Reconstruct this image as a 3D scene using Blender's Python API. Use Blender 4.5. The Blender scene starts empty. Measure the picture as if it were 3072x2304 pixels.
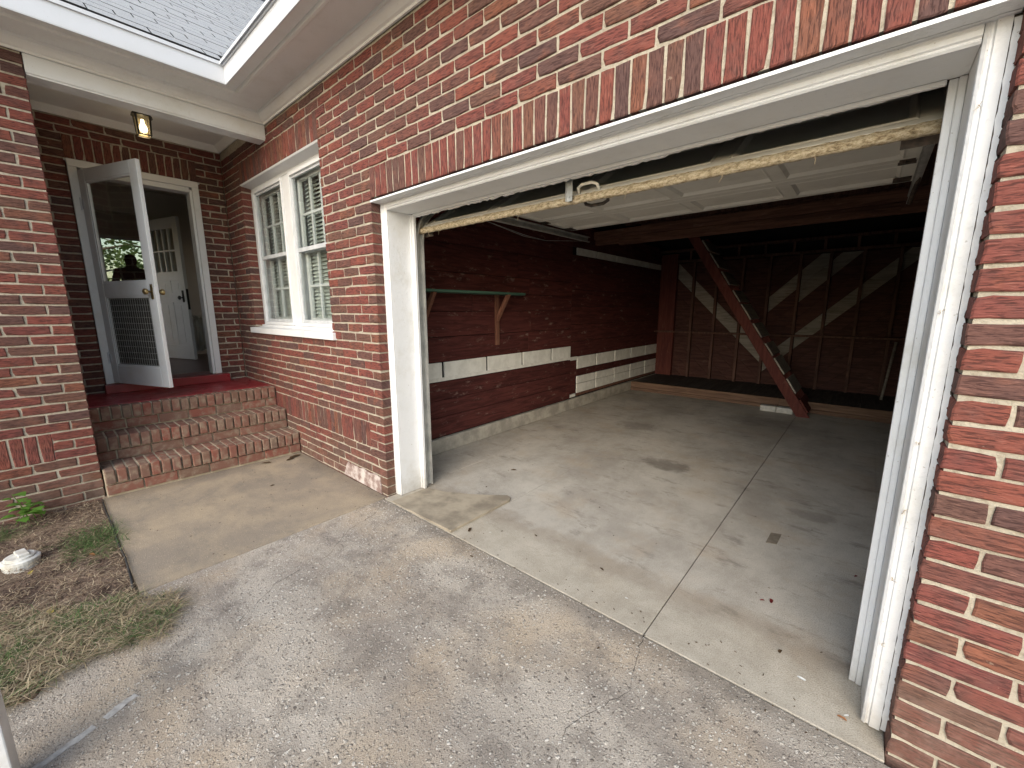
import bpy, bmesh, math, random
from mathutils import Vector, Matrix
random.seed(7)
R = math.radians
S = bpy.context.scene
COL = S.collection

# ------------------------------------------------------------------ camera
CAM = Vector((2.646, -1.608, 1.415))
YAW, PITCH, ROLL, FPX = R(-40.75), R(10.283), R(-0.1155), 1230.0
cd = bpy.data.cameras.new('camera'); cam = bpy.data.objects.new('camera', cd); COL.objects.link(cam)
cd.sensor_width = 36; cd.sensor_fit = 'HORIZONTAL'; cd.lens = 36 * FPX / 3072
cd.clip_start = 0.02; cd.clip_end = 900
fw = Vector((math.sin(YAW) * math.cos(PITCH), math.cos(YAW) * math.cos(PITCH), -math.sin(PITCH)))
rt = Vector((math.cos(YAW), -math.sin(YAW), 0)); up = rt.cross(fw)
rt, up = math.cos(ROLL) * rt + math.sin(ROLL) * up, -math.sin(ROLL) * rt + math.cos(ROLL) * up
mw = Matrix.Identity(4)
for i in range(3):
    mw[i][0], mw[i][1], mw[i][2], mw[i][3] = rt[i], up[i], -fw[i], CAM[i]
cam.matrix_world = mw
S.camera = cam
def proj(p):
    q = Vector(p) - CAM; d = q.dot(fw)
    if d < 0.05: return None
    return (1536 + FPX * q.dot(rt) / d, 1152 - FPX * q.dot(up) / d)

# ------------------------------------------------------------------ world, sun, exposure
SUN_EL, SUN_AZ = R(30), R(158)      # azimuth measured from +Y (north) clockwise
w = bpy.data.worlds.new('World'); S.world = w; w.use_nodes = True
nt = w.node_tree; nt.nodes.clear()
sky = nt.nodes.new('ShaderNodeTexSky'); sky.sky_type = 'NISHITA'; sky.sun_disc = False
sky.sun_elevation = SUN_EL; sky.sun_rotation = SUN_AZ; sky.air_density = 1.5; sky.dust_density = 2.0; sky.ozone_density = 1.0
hs = nt.nodes.new('ShaderNodeHueSaturation'); hs.inputs['Saturation'].default_value = 0.95
bg = nt.nodes.new('ShaderNodeBackground'); bg.inputs['Strength'].default_value = 0.15
wo = nt.nodes.new('ShaderNodeOutputWorld')
nt.links.new(sky.outputs[0], hs.inputs['Color']); nt.links.new(hs.outputs[0], bg.inputs[0]); nt.links.new(bg.outputs[0], wo.inputs[0])
sd = bpy.data.lights.new('sun', 'SUN'); sd.energy = 1.5; sd.angle = R(70); sd.color = (0.95, 0.975, 1.0)
so = bpy.data.objects.new('sun', sd); COL.objects.link(so)
sdir = Vector((math.sin(SUN_AZ) * math.cos(SUN_EL), math.cos(SUN_AZ) * math.cos(SUN_EL), math.sin(SUN_EL)))
so.rotation_euler = sdir.to_track_quat('Z', 'Y').to_euler(); so.location = (4, -6, 9)
S.view_settings.view_transform = 'Standard'; S.view_settings.look = 'None'
S.view_settings.gamma = 1; S.view_settings.use_curve_mapping = False
S.view_settings.exposure = 0.96
S.cycles.max_bounces = 8; S.cycles.diffuse_bounces = 5; S.cycles.caustics_reflective = False; S.cycles.caustics_refractive = False; S.cycles.transparent_max_bounces = 16

# ------------------------------------------------------------------ material helpers
class NT:
    def __init__(s, name):
        s.m = bpy.data.materials.new(name); s.m.use_nodes = True; s.t = s.m.node_tree
        s.t.nodes.clear(); s.out = s.n('ShaderNodeOutputMaterial'); s.b = s.n('ShaderNodeBsdfPrincipled')
        s.t.links.new(s.b.outputs[0], s.out.inputs[0])
    def n(s, t, **k):
        x = s.t.nodes.new(t)
        for a, v in k.items(): setattr(x, a, v)
        return x
    def put(s, sock, v):
        if isinstance(v, bpy.types.NodeSocket): s.t.links.new(v, sock)
        elif isinstance(v, (tuple, list)): sock.default_value = (tuple(v) + (1,))[:len(sock.default_value)] if len(sock.default_value) == 4 else tuple(v)
        else: sock.default_value = v
    def math(s, op, a, b=0.0, clamp=False):
        x = s.n('ShaderNodeMath', operation=op, use_clamp=clamp); s.put(x.inputs[0], a); s.put(x.inputs[1], b); return x.outputs[0]
    def vmath(s, op, a, b):
        x = s.n('ShaderNodeVectorMath', operation=op); s.put(x.inputs[0], a); s.put(x.inputs[1], b); return x.outputs[0]
    def obj(s): return s.n('ShaderNodeTexCoord').outputs['Object']
    def noise(s, vec, scale, detail=4, rough=.55, dist=0.0, out='Fac'):
        x = s.n('ShaderNodeTexNoise'); s.put(x.inputs['Vector'], vec); s.put(x.inputs['Scale'], scale); s.put(x.inputs['Detail'], detail)
        s.put(x.inputs['Roughness'], rough); s.put(x.inputs['Distortion'], dist); return x.outputs[out]
    def voro(s, vec, scale, out='Distance', feature='F1', rand=1.0):
        x = s.n('ShaderNodeTexVoronoi', feature=feature); s.put(x.inputs['Vector'], vec); s.put(x.inputs['Scale'], scale)
        s.put(x.inputs['Randomness'], rand); return x.outputs[out]
    def ramp(s, fac, stops, interp='LINEAR'):
        x = s.n('ShaderNodeValToRGB'); r = x.color_ramp; r.interpolation = interp
        while len(r.elements) > 1: r.elements.remove(r.elements[-1])
        r.elements[0].position = stops[0][0]; r.elements[0].color = tuple(stops[0][1]) + (1,)
        for p, c in stops[1:]:
            e = r.elements.new(p); e.color = tuple(c) + (1,)
        s.put(x.inputs[0], fac); return x.outputs[0]
    def sstep(s, v, lo, hi):
        x = s.n('ShaderNodeMapRange'); x.interpolation_type = 'SMOOTHSTEP'
        s.put(x.inputs[0], v); s.put(x.inputs[1], lo); s.put(x.inputs[2], hi); return x.outputs[0]
    def mix(s, fac, a, b, mode='MIX'):
        x = s.n('ShaderNodeMix', data_type='RGBA', blend_type=mode); s.put(x.inputs[0], fac); s.put(x.inputs[6], a); s.put(x.inputs[7], b); return x.outputs[2]
    def bump(s, h, dist, strength=1.0, nrm=None):
        x = s.n('ShaderNodeBump'); s.put(x.inputs['Height'], h); s.put(x.inputs['Distance'], dist); s.put(x.inputs['Strength'], strength)
        if nrm is not None: s.put(x.inputs['Normal'], nrm)
        return x.outputs[0]
    def set(s, col=None, rough=None, nrm=None, spec=None, metal=None, **k):
        if col is not None: s.put(s.b.inputs['Base Color'], col)
        if rough is not None: s.put(s.b.inputs['Roughness'], rough)
        if nrm is not None: s.put(s.b.inputs['Normal'], nrm)
        if spec is not None: s.put(s.b.inputs['Specular IOR Level'], spec)
        if metal is not None: s.put(s.b.inputs['Metallic'], metal)
        for a, v in k.items(): s.put(s.b.inputs[a], v)
        return s.m
MAT = {}
def simple(name, c1, c2, scale, rough=.6, bump=.002, stretch=(1, 1, 1), spec=.3, metal=0, bscale=None, rnd=True, lo=.35, hi=.65):
    k = NT(name); v = k.obj()
    if rnd:
        r = k.n('ShaderNodeObjectInfo').outputs['Random']
        c = k.n('ShaderNodeCombineXYZ'); m = k.math('MULTIPLY', r, 37.0)
        for i in range(3): k.put(c.inputs[i], m)
        v = k.vmath('ADD', v, c.outputs[0])
    v = k.vmath('MULTIPLY', v, stretch)
    f = k.sstep(k.noise(v, scale, 6, .6), lo, hi)
    col = k.mix(f, c1, c2)
    h = k.noise(v, bscale or scale * 3, 4)
    MAT[name] = k.set(col, rough, k.bump(h, bump), spec, metal); return MAT[name]

# brick: colour by piece, wire-cut ridges along the long side (UV: u long, v across, metres)
k = NT('brick')
isl = k.n('ShaderNodeNewGeometry').outputs['Random Per Island']; orr = k.n('ShaderNodeObjectInfo').outputs['Random']
rnd = k.math('FRACT', k.math('ADD', isl, orr))
uv = k.n('ShaderNodeUVMap'); uv.uv_map = 'UVMap'
off = k.n('ShaderNodeCombineXYZ'); k.put(off.inputs[0], k.math('MULTIPLY', rnd, 91.7)); k.put(off.inputs[1], k.math('MULTIPLY', rnd, 57.3)); k.put(off.inputs[2], k.math('MULTIPLY', rnd, 13.1))
v = k.vmath('ADD', uv.outputs[0], off.outputs[0])
base = k.ramp(rnd, [(0, (.135, .070, .058)), (.07, (.105, .064, .062)), (.14, (.150, .072, .058)), (.20, (.200, .064, .052)), (.34, (.240, .064, .050)), (.46, (.205, .058, .052)),
                    (.58, (.255, .074, .052)), (.70, (.215, .062, .054)), (.78, (.235, .092, .056)), (.86, (.165, .086, .064)), (.93, (.125, .070, .060)), (1, (.190, .074, .060))])
base = k.mix(.28, base, (.105, .050, .040))
blot = k.noise(v, 14, 3, .6)
base = k.mix(k.sstep(blot, .4, .75), base, k.mix(.55, base, (.10, .055, .05)))
base = k.mix(k.sstep(k.noise(v, 9, 3), .55, .8), base, k.mix(.5, base, (.33, .12, .07)))
rv = k.vmath('MULTIPLY', v, (24, 185, 24))
rid = k.noise(rv, 1.0, 3, .62, .55)
col = k.mix(k.sstep(rid, .38, .52), k.mix(.68, base, (.035, .016, .014)), base)
col = k.mix(k.math('MULTIPLY', k.sstep(rid, .58, .72), .28), col, (.40, .20, .15))
sm = k.sstep(k.noise(v, 23, 4, .75), .67, .73)                       # mortar smears left on the faces
col = k.mix(k.math('MULTIPLY', sm, .30), col, (.46, .37, .28))
h = k.math('ADD', k.math('MULTIPLY', rid, .8), k.math('MULTIPLY', k.noise(v, 70, 4), .35))
gp = k.n('ShaderNodeNewGeometry').outputs['Position']; gs = k.n('ShaderNodeSeparateXYZ'); k.put(gs.inputs[0], gp)
low = k.math('SUBTRACT', 1.0, k.sstep(k.math('ADD', gs.outputs[2], k.math('MULTIPLY', k.noise(gp, 2.5, 4, .65), .5)), .30, .62))
col = k.mix(k.math('MULTIPLY', low, .55), col, k.mix(k.sstep(k.noise(gp, 11, 4, .7), .4, .65), (.105, .075, .055), (.20, .15, .12)))   # splash dirt
MAT['brick'] = k.set(col, .88, k.bump(h, .0065, 1.0), .25)
# step brick: same clay, worn grey-brown
k = NT('step_brick')
isl = k.n('ShaderNodeNewGeometry').outputs['Random Per Island']; orr = k.n('ShaderNodeObjectInfo').outputs['Random']
rnd = k.math('FRACT', k.math('ADD', isl, orr)); v = k.vmath('ADD', k.obj(), k.vmath('MULTIPLY', (31.0, 17.0, 7.0), k.mix(1.0, (0, 0, 0), rnd)))
base = k.ramp(rnd, [(0, (.16, .098, .072)), (.25, (.20, .088, .066)), (.5, (.17, .10, .076)), (.75, (.22, .078, .058)), (1, (.15, .10, .08))])
col = k.mix(k.sstep(k.noise(v, 18, 6, .65), .42, .7), base, (.26, .20, .15))
MAT['step_brick'] = k.set(col, .9, k.bump(k.noise(v, 120, 5, .65), .003), .2)

k = NT('mortar'); v = k.obj()
col = k.mix(k.sstep(k.noise(v, 5, 6, .65), .35, .7), (.49, .44, .355), (.37, .33, .265))
col = k.mix(k.math('MULTIPLY', k.sstep(k.noise(v, 48, 4, .75), .44, .66), .7), col, (.30, .255, .195))
MAT['mortar'] = k.set(col, .95, k.bump(k.noise(v, 160, 5, .7), .005), .1)
k = NT('step_mortar'); v = k.obj()
MAT['step_mortar'] = k.set(k.mix(k.sstep(k.noise(v, 12, 6, .65), .35, .7), (.54, .46, .34), (.38, .32, .235)), .95, k.bump(k.noise(v, 160, 5, .7), .004), .1)

def paint(name, c, dirt, amt, rough=.5, bs=40, bd=.0012):
    k = NT(name); v = k.obj()
    f = k.math('MULTIPLY', k.sstep(k.noise(v, 3.5, 8, .7), .45, .8), amt)
    col = k.mix(f, c, dirt)
    col = k.mix(k.math('MULTIPLY', k.sstep(k.noise(v, 90, 3, .6), .68, .74), amt * .8), col, (.30, .27, .22))
    if name == 'trim_paint':
        sz = k.n('ShaderNodeSeparateXYZ'); k.put(sz.inputs[0], v)
        lowd = k.math('SUBTRACT', 1.0, k.sstep(k.math('ADD', sz.outputs[2], k.math('MULTIPLY', k.noise(v, 9, 4, .7), .3)), .12, .34))
        col = k.mix(k.math('MULTIPLY', lowd, .6), col, (.36, .33, .28))
    col = k.mix(k.math('MULTIPLY', k.sstep(k.noise(k.vmath('MULTIPLY', v, (1, 1, .25)), 26, 5, .75), .60, .72), amt * .55), col, (.48, .46, .41))
    h = k.math('ADD', k.noise(v, bs, 4), k.math('MULTIPLY', k.noise(k.vmath('MULTIPLY', v, (.3, .3, .3)), bs, 3), .6))
    MAT[name] = k.set(col, rough, k.bump(h, bd), .35); return MAT[name]
paint('white_paint', (.72, .73, .745), (.55, .53, .47), .5)
paint('trim_paint', (.72, .73, .745), (.52, .50, .44), .75, .5, 55, .0028)
paint('soffit_paint', (.76, .765, .76), (.52, .50, .44), .35, .6)
paint('door_paint', (.78, .76, .69), (.5, .46, .38), .5, .55)
paint('fascia_metal', (.60, .62, .66), (.50, .51, .52), .3, .35, 30, .0006)
paint('plaster', (.55, .51, .47), (.45, .42, .39), .3, .8)
paint('radiator_paint', (.70, .70, .66), (.5, .5, .46), .3, .5)
# peeling weathered wood of the garage door's bottom edge
k = NT('rotted_edge'); v = k.obj()
vv = k.vmath('MULTIPLY', v, (.55, 1, 1))
f = k.noise(vv, 85, 6, .78, .15)
col = k.ramp(f, [(.30, (.10, .075, .05)), (.42, (.30, .23, .14)), (.52, (.52, .43, .29)), (.62, (.66, .58, .44)), (.72, (.40, .33, .20))])
MAT['rotted_edge'] = k.set(col, .9, k.bump(f, .010), .2)
# concrete driveway with exposed aggregate
def pebbles(k, v, scale, dens, lo, hi):
    vor = k.n('ShaderNodeTexVoronoi', feature='F1'); k.put(vor.inputs['Vector'], v); k.put(vor.inputs['Scale'], scale)
    sep = k.n('ShaderNodeSeparateColor'); k.put(sep.inputs[0], vor.outputs['Color'])
    m = k.math('MULTIPLY', k.math('SUBTRACT', 1.0, k.sstep(vor.outputs['Distance'], lo, hi)), k.sstep(sep.outputs[1], 1 - dens, 1 - dens + .08))
    return m, sep.outputs[0]
k = NT('driveway_concrete'); v = k.obj()
rotv = k.n('ShaderNodeMapping'); k.put(rotv.inputs['Vector'], v); rotv.inputs['Rotation'].default_value = (0, 0, R(-38)); rotv.inputs['Scale'].default_value = (.45, 1.6, 1)
big = k.noise(rotv.outputs[0], 1.5, 5, .68, .3); mid = k.noise(v, 4.5, 5, .72, .2)
basec = k.mix(k.sstep(big, .34, .62), (.36, .325, .29), (.58, .535, .475))
basec = k.mix(k.math('MULTIPLY', k.sstep(k.noise(v, 1.7, 3), .46, .70), .6), basec, (.58, .47, .345))
basec = k.mix(k.math('MULTIPLY', k.sstep(mid, .48, .66), .65), basec, (.235, .212, .19))
sx = k.n('ShaderNodeSeparateXYZ'); k.put(sx.inputs[0], v)
edge = k.math('SUBTRACT', 1.0, k.sstep(k.math('ABSOLUTE', k.math('ADD', sx.outputs[1], k.math('MULTIPLY', k.noise(v, 6, 3), .06))), .02, .16))
basec = k.mix(k.math('MULTIPLY', edge, .5), basec, (.16, .14, .12))                       # dirt along the slab joint
vw = k.vmath('ADD', v, k.vmath('MULTIPLY', k.noise(v, 45, 2, .5, 0, 'Color'), (.016, .016, .016)))
ms, r1 = pebbles(k, vw, 50, .6, .20, .38); ms2, r2 = pebbles(k, vw, 105, .72, .25, .42)
stone = [(0, (.16, .14, .125)), (.3, (.36, .325, .285)), (.5, (.54, .50, .445)), (.7, (.74, .71, .645)), (1, (.88, .865, .82))]
area = k.sstep(k.noise(v, 2.7, 4, .65), .34, .62)
col = k.mix(k.math('MULTIPLY', ms2, k.math('ADD', k.math('MULTIPLY', area, .45), .5)), basec, k.ramp(r2, stone))
col = k.mix(k.math('MULTIPLY', ms, area), col, k.ramp(r1, stone))
fine = k.noise(v, 230, 3, .75)
col = k.mix(k.math('MULTIPLY', k.math('SUBTRACT', 1.0, k.sstep(fine, .38, .52)), .65), col, (.11, .096, .084))
h = k.math('ADD', k.math('MULTIPLY', k.math('ADD', ms, ms2), .35), k.math('ADD', k.math('MULTIPLY', fine, .5), k.math('MULTIPLY', mid, .9)))
col = k.mix(1.0, col, (1.0, .968, .93), 'MULTIPLY')
MAT['driveway_concrete'] = k.set(col, .92, k.bump(h, .009), .2)
# walkway: tan, finer
k = NT('walkway_concrete'); v = k.obj()
f = k.noise(v, 1.6, 5, .68, .2)
col = k.mix(k.sstep(f, .34, .62), (.33, .29, .245), (.47, .395, .30))
col = k.mix(k.math('MULTIPLY', k.sstep(k.noise(k.vmath('MULTIPLY', v, (1, 2.0, 1)), 2.4, 5, .74, .2), .47, .70), .6), col, (.25, .23, .205))
sx = k.n('ShaderNodeSeparateXYZ'); k.put(sx.inputs[0], v); wob = k.math('MULTIPLY', k.noise(v, 5, 4, .7), .22)
e1 = k.math('SUBTRACT', 1.0, k.sstep(k.math('ADD', k.math('ABSOLUTE', sx.outputs[1]), wob), .12, .30)); e2 = k.math('SUBTRACT', 1.0, k.sstep(k.math('SUBTRACT', k.math('ADD', sx.outputs[0], 1.62), wob), -.10, .12))
col = k.mix(k.math('MULTIPLY', k.math('MAXIMUM', e1, e2), .55), col, (.17, .145, .12))     # grime gathered against wall and step
ms, r1 = pebbles(k, v, 100, .5, .2, .4)
col = k.mix(k.math('MULTIPLY', ms, .5), col, k.ramp(r1, [(0, (.16, .14, .11)), (.5, (.40, .35, .28)), (1, (.62, .57, .49))]))
fine = k.noise(v, 240, 3, .75)
col = k.mix(k.math('MULTIPLY', k.math('SUBTRACT', 1.0, k.sstep(fine, .38, .52)), .45), col, (.12, .10, .08))
col = k.mix(1.0, col, (.98, .945, .89), 'MULTIPLY')
MAT['walkway_concrete'] = k.set(col, .92, k.bump(k.math('ADD', k.math('ADD', fine, k.math('MULTIPLY', ms, .5)), k.math('MULTIPLY', f, 2)), .004), .2)
# garage slab: trowelled, stained, bare light band by the door
k = NT('slab_concrete'); v = k.obj()
f = k.noise(k.vmath('MULTIPLY', v, (1, .7, 1)), 1.3, 6, .74, .15)
col = k.mix(k.sstep(f, .34, .64), (.38, .352, .315), (.56, .53, .48))
col = k.mix(k.math('MULTIPLY', k.sstep(k.noise(v, 2.0, 4, .65), .48, .70), .5), col, (.46, .375, .285))
st = k.noise(k.vmath('MULTIPLY', v, (1.3, 3.2, 1)), 2.0, 6, .78, .25)
col = k.mix(k.math('MULTIPLY', k.sstep(st, .53, .68), .6), col, (.20, .18, .155))
sx = k.n('ShaderNodeSeparateXYZ'); k.put(sx.inputs[0], v)
for cx, cy, rx, ry, am in ((1.38, 2.05, .26, .16, .65), (.62, 3.1, .3, .2, .4), (2.5, 1.75, .16, .1, .4), (1.75, 4.3, .5, .3, .35)):      # old oil stains
    d1 = k.math('POWER', k.math('DIVIDE', k.math('SUBTRACT', sx.outputs[0], cx), rx), 2.0); d2 = k.math('POWER', k.math('DIVIDE', k.math('SUBTRACT', sx.outputs[1], cy), ry), 2.0)
    dd = k.math('ADD', k.math('ADD', d1, d2), k.math('MULTIPLY', k.math('SUBTRACT', k.noise(v, 9, 3, .7), .5), 2.4))
    col = k.mix(k.math('MULTIPLY', k.math('SUBTRACT', 1.0, k.sstep(dd, .2, 1.1)), am), col, (.15, .13, .11))
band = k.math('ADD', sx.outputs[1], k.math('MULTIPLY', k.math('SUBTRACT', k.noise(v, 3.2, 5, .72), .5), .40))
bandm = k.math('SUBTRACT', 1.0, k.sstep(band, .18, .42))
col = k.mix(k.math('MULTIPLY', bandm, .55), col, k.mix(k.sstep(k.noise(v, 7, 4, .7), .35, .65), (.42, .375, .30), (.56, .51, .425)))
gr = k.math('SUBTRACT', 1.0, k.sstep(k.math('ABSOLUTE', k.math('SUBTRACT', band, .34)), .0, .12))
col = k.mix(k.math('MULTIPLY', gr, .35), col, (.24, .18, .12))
ms, r1 = pebbles(k, v, 105, .4, .15, .35)
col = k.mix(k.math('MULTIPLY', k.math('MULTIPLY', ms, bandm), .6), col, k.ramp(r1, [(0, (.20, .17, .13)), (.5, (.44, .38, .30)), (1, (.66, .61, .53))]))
fine = k.noise(v, 200, 3, .75)
col = k.mix(k.math('MULTIPLY', k.math('SUBTRACT', 1.0, k.sstep(fine, .36, .54)), .4), col, (.12, .105, .09))
for sv_, ss in (((12, 1.4, 1), 5), ((1.8, 9, 1), 5)):
    sc = k.sstep(k.noise(k.vmath('MULTIPLY', v, sv_), ss, 4, .8, .2), .66, .72)
    col = k.mix(k.math('MULTIPLY', sc, .4), col, (.60, .57, .52))
col = k.mix(1.0, col, (.94, .92, .885), 'MULTIPLY')
MAT['slab_concrete'] = k.set(col, .70, k.bump(k.math('ADD', fine, k.math('MULTIPLY', f, 2)), .0025), .3)
simple('curb_concrete', (.27, .25, .215), (.42, .39, .335), 6, .9, .004)
simple('patch_concrete', (.22, .185, .14), (.38, .325, .245), 5, .85, .004)
simple('soil', (.085, .056, .042), (.21, .15, .11), 7, .95, .02, bscale=55)
simple('lawn', (.05, .075, .025), (.10, .11, .05), 3, .95, .02)
k = NT('red_floor'); v = k.obj()
col = k.mix(k.sstep(k.noise(v, 4, 6, .7), .4, .75), (.27, .024, .030), (.185, .020, .024))
col = k.mix(k.math('MULTIPLY', k.sstep(k.noise(v, 16, 6, .75), .66, .74), .5), col, (.30, .20, .17))
MAT['red_floor'] = k.set(col, k.ramp(k.noise(v, 8, 4), [(.3, (.25,) * 3), (.7, (.5,) * 3)]), k.bump(k.noise(v, 60, 4), .0015), .5)
def wood(name, c1, c2, wear, wamt, axis, rough=.75, spec=.25):
    k = NT(name); r = k.n('ShaderNodeObjectInfo').outputs['Random']
    c = k.n('ShaderNodeCombineXYZ'); m = k.math('MULTIPLY', r, 53.0)
    for i in range(3): k.put(c.inputs[i], m)
    v = k.vmath('ADD', k.obj(), c.outputs[0])
    s = [14, 14, 14]; s[axis] = 1.1
    g = k.noise(k.vmath('MULTIPLY', v, tuple(s)), 2.2, 6, .65, 1.0)
    col = k.mix(k.sstep(g, .35, .65), c1, c2)
    col = k.mix(k.math('MULTIPLY', k.math('MULTIPLY', r, .4), 1.0), col, k.mix(.5, col, (.0, .0, .0)))
    s2 = [6, 6, 6]; s2[axis] = 2.2
    col = k.mix(k.math('MULTIPLY', k.sstep(k.noise(k.vmath('MULTIPLY', v, tuple(s2)), 2.4, 7, .75), .57, .70), wamt), col, wear)
    MAT[name] = k.set(col, rough, k.bump(g, .003), spec)
wood('red_plank', (.058, .015, .0135), (.115, .032, .027), (.24, .165, .14), .75, 1)
wood('raw_plank', (.105, .048, .034), (.20, .10, .066), (.26, .18, .13), .5, 0)
wood('brace_wood', (.16, .065, .042), (.25, .115, .075), (.30, .2, .15), .4, 2)
wood('stud_wood', (.075, .038, .030), (.15, .08, .06), (.16, .11, .09), .4, 2)
wood('stair_red', (.10, .026, .022), (.15, .045, .035), (.20, .10, .08), .4, 2)
wood('tread_wood', (.30, .28, .245), (.44, .41, .36), (.10, .08, .07), .6, 1)
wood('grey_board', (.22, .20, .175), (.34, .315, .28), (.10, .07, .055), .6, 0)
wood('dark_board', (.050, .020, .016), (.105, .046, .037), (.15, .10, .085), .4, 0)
wood('platform_wood', (.035, .030, .027), (.09, .075, .065), (.14, .12, .10), .4, 1)
wood('platform_front', (.12, .07, .048), (.20, .125, .085), (.10, .07, .05), .5, 0)
wood('green_shelf', (.055, .13, .095), (.09, .17, .12), (.12, .07, .05), .8, 1)
simple('white_board', (.68, .67, .62), (.80, .79, .74), 9, .7, .002)
simple('white_block', (.42, .42, .40), (.55, .54, .51), 20, .85, .004)
simple('galvanised', (.34, .35, .35), (.50, .51, .51), 14, .45, .001, spec=.5, metal=.75)
simple('track_metal', (.30, .30, .285), (.44, .435, .41), 9, .5, .001, spec=.5, metal=.2)
simple('rust_metal', (.05, .042, .036), (.13, .10, .08), 20, .7, .002, spec=.4, metal=.4)
simple('black_metal', (.012, .012, .012), (.03, .028, .025), 20, .45, .001, spec=.5)
simple('brass', (.42, .33, .16), (.30, .23, .12), 30, .35, .001, metal=.9)
simple('black_rubber', (.02, .021, .022), (.05, .05, .05), 12, .6, .001)
simple('white_plastic', (.68, .68, .65), (.40, .37, .31), 9, .5, .001, lo=.42, hi=.75)
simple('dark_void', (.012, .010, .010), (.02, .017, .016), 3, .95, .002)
simple('room_wall', (.30, .275, .25), (.34, .31, .285), 2, .9, .001)
simple('room_floor', (.13, .075, .07), (.17, .105, .10), 5, .35, .001)
simple('dark_cloth', (.012, .013, .016), (.025, .026, .030), 18, .9, .003)
simple('skin', (.20, .11, .08), (.24, .14, .10), 12, .6, .001)
simple('bark', (.10, .075, .055), (.20, .16, .12), 9, .95, .02, stretch=(1, 1, .25))
simple('curtain', (.6, .6, .58), (.68, .68, .66), 3, .9, .001)
simple('blind_slat', (.74, .74, .71), (.80, .80, .77), 3, .55, .001)
simple('bare_wood', (.22, .21, .19), (.38, .365, .34), 16, .9, .004, stretch=(3, 3, .5))
simple('parge', (.24, .165, .145), (.56, .50, .47), 14, .95, .004, lo=.38, hi=.66)
simple('storm_metal', (.46, .48, .50), (.58, .60, .62), 12, .45, .001)
simple('line_paint', (.52, .49, .445), (.33, .30, .27), 34, .9, .001)
simple('paper', (.72, .72, .70), (.60, .60, .57), 30, .8, .001)
simple('cardboard', (.15, .125, .095), (.22, .185, .14), 20, .9, .002)
def leafmat(name, stops, rough=.6, trans=.25):
    k = NT(name); isl = k.n('ShaderNodeNewGeometry').outputs['Random Per Island']
    c = k.ramp(isl, stops); b2 = k.n('ShaderNodeBsdfTranslucent'); k.put(b2.inputs[0], c)
    k.set(c, rough, None, .3); mx = k.n('ShaderNodeMixShader'); mx.inputs[0].default_value = trans
    k.t.links.new(k.b.outputs[0], mx.inputs[1]); k.t.links.new(b2.outputs[0], mx.inputs[2]); k.t.links.new(mx.outputs[0], k.out.inputs[0])
    MAT[name] = k.m
leafmat('grass', [(0, (.06, .09, .04)), (.3, (.13, .17, .075)), (.45, (.20, .21, .11)), (.52, (.34, .28, .17)), (1, (.52, .43, .29))])
leafmat('green_grass', [(0, (.05, .10, .03)), (.6, (.10, .17, .055)), (1, (.17, .22, .09))])
leafmat('straw', [(0, (.13, .09, .065)), (.3, (.28, .21, .14)), (.7, (.46, .37, .25)), (1, (.58, .49, .35))])
leafmat('weed_leaf', [(0, (.06, .15, .025)), (.5, (.10, .22, .035)), (1, (.15, .28, .05))], .45)
leafmat('foliage', [(0, (.07, .11, .03)), (.4, (.11, .17, .045)), (.8, (.17, .23, .07)), (1, (.22, .28, .10))], .6, .4)
leafmat('dead_leaf', [(0, (.045, .028, .018)), (1, (.12, .075, .04))])
leafmat('orange_leaf', [(0, (.30, .12, .05)), (1, (.36, .17, .07))])
leafmat('yellow_leaf', [(0, (.50, .40, .08)), (1, (.55, .45, .12))])
leafmat('red_leaf', [(0, (.16, .02, .022)), (1, (.2, .03, .03))])
# shingles: pale granules
k = NT('shingle'); v = k.obj()
r = k.n('ShaderNodeObjectInfo').outputs['Random']
g = k.noise(v, 260, 3, .8)
col = k.ramp(g, [(.30, (.13, .13, .13)), (.45, (.32, .323, .325)), (.6, (.46, .463, .465)), (.75, (.58, .583, .585))])
col = k.mix(k.math('MULTIPLY', r, .35), col, (.32, .32, .325))
MAT['shingle'] = k.set(col, .95, k.bump(g, .003), .15)
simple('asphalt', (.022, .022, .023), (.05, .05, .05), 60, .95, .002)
# glass: clear sheet with a reflecting face
def glassmat(name, tint, refl, rough=0.0, floor=0.0):
    k = NT(name); k.t.nodes.remove(k.b)
    tr = k.n('ShaderNodeBsdfTransparent'); k.put(tr.inputs[0], tint)
    gl = k.n('ShaderNodeBsdfGlossy'); gl.inputs['Roughness'].default_value = rough; k.put(gl.inputs[0], (1, 1, 1))
    fr = k.n('ShaderNodeLayerWeight'); fr.inputs[0].default_value = .5
    mx = k.n('ShaderNodeMixShader'); k.put(mx.inputs[0], k.math('ADD', k.math('MULTIPLY', k.math('POWER', fr.outputs['Facing'], 5.0), 1 - refl), refl, True))
    k.t.links.new(tr.outputs[0], mx.inputs[1]); k.t.links.new(gl.outputs[0], mx.inputs[2]); k.t.links.new(mx.outputs[0], k.out.inputs[0])
    MAT[name] = k.m
glassmat('window_glass', (.93, .95, .94), .06)
glassmat('door_glass', (.90, .92, .91), .09)
k = NT('lit_glass'); MAT['lit_glass'] = k.set((.9, .75, .45), .2, None, .5, **{'Emission Color': (1.0, .72, .32), 'Emission Strength': .10, 'Alpha': .30})
k = NT('bulb'); MAT['bulb'] = k.set((1, .9, .7), .3, None, .3, **{'Emission Color': (1.0, .80, .45), 'Emission Strength': 2.6})
# insect screen: woven mesh, mostly open
k = NT('screen_mesh'); MAT['screen_mesh'] = k.set((.07, .068, .062), .7, None, .3, Alpha=.80)

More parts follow.
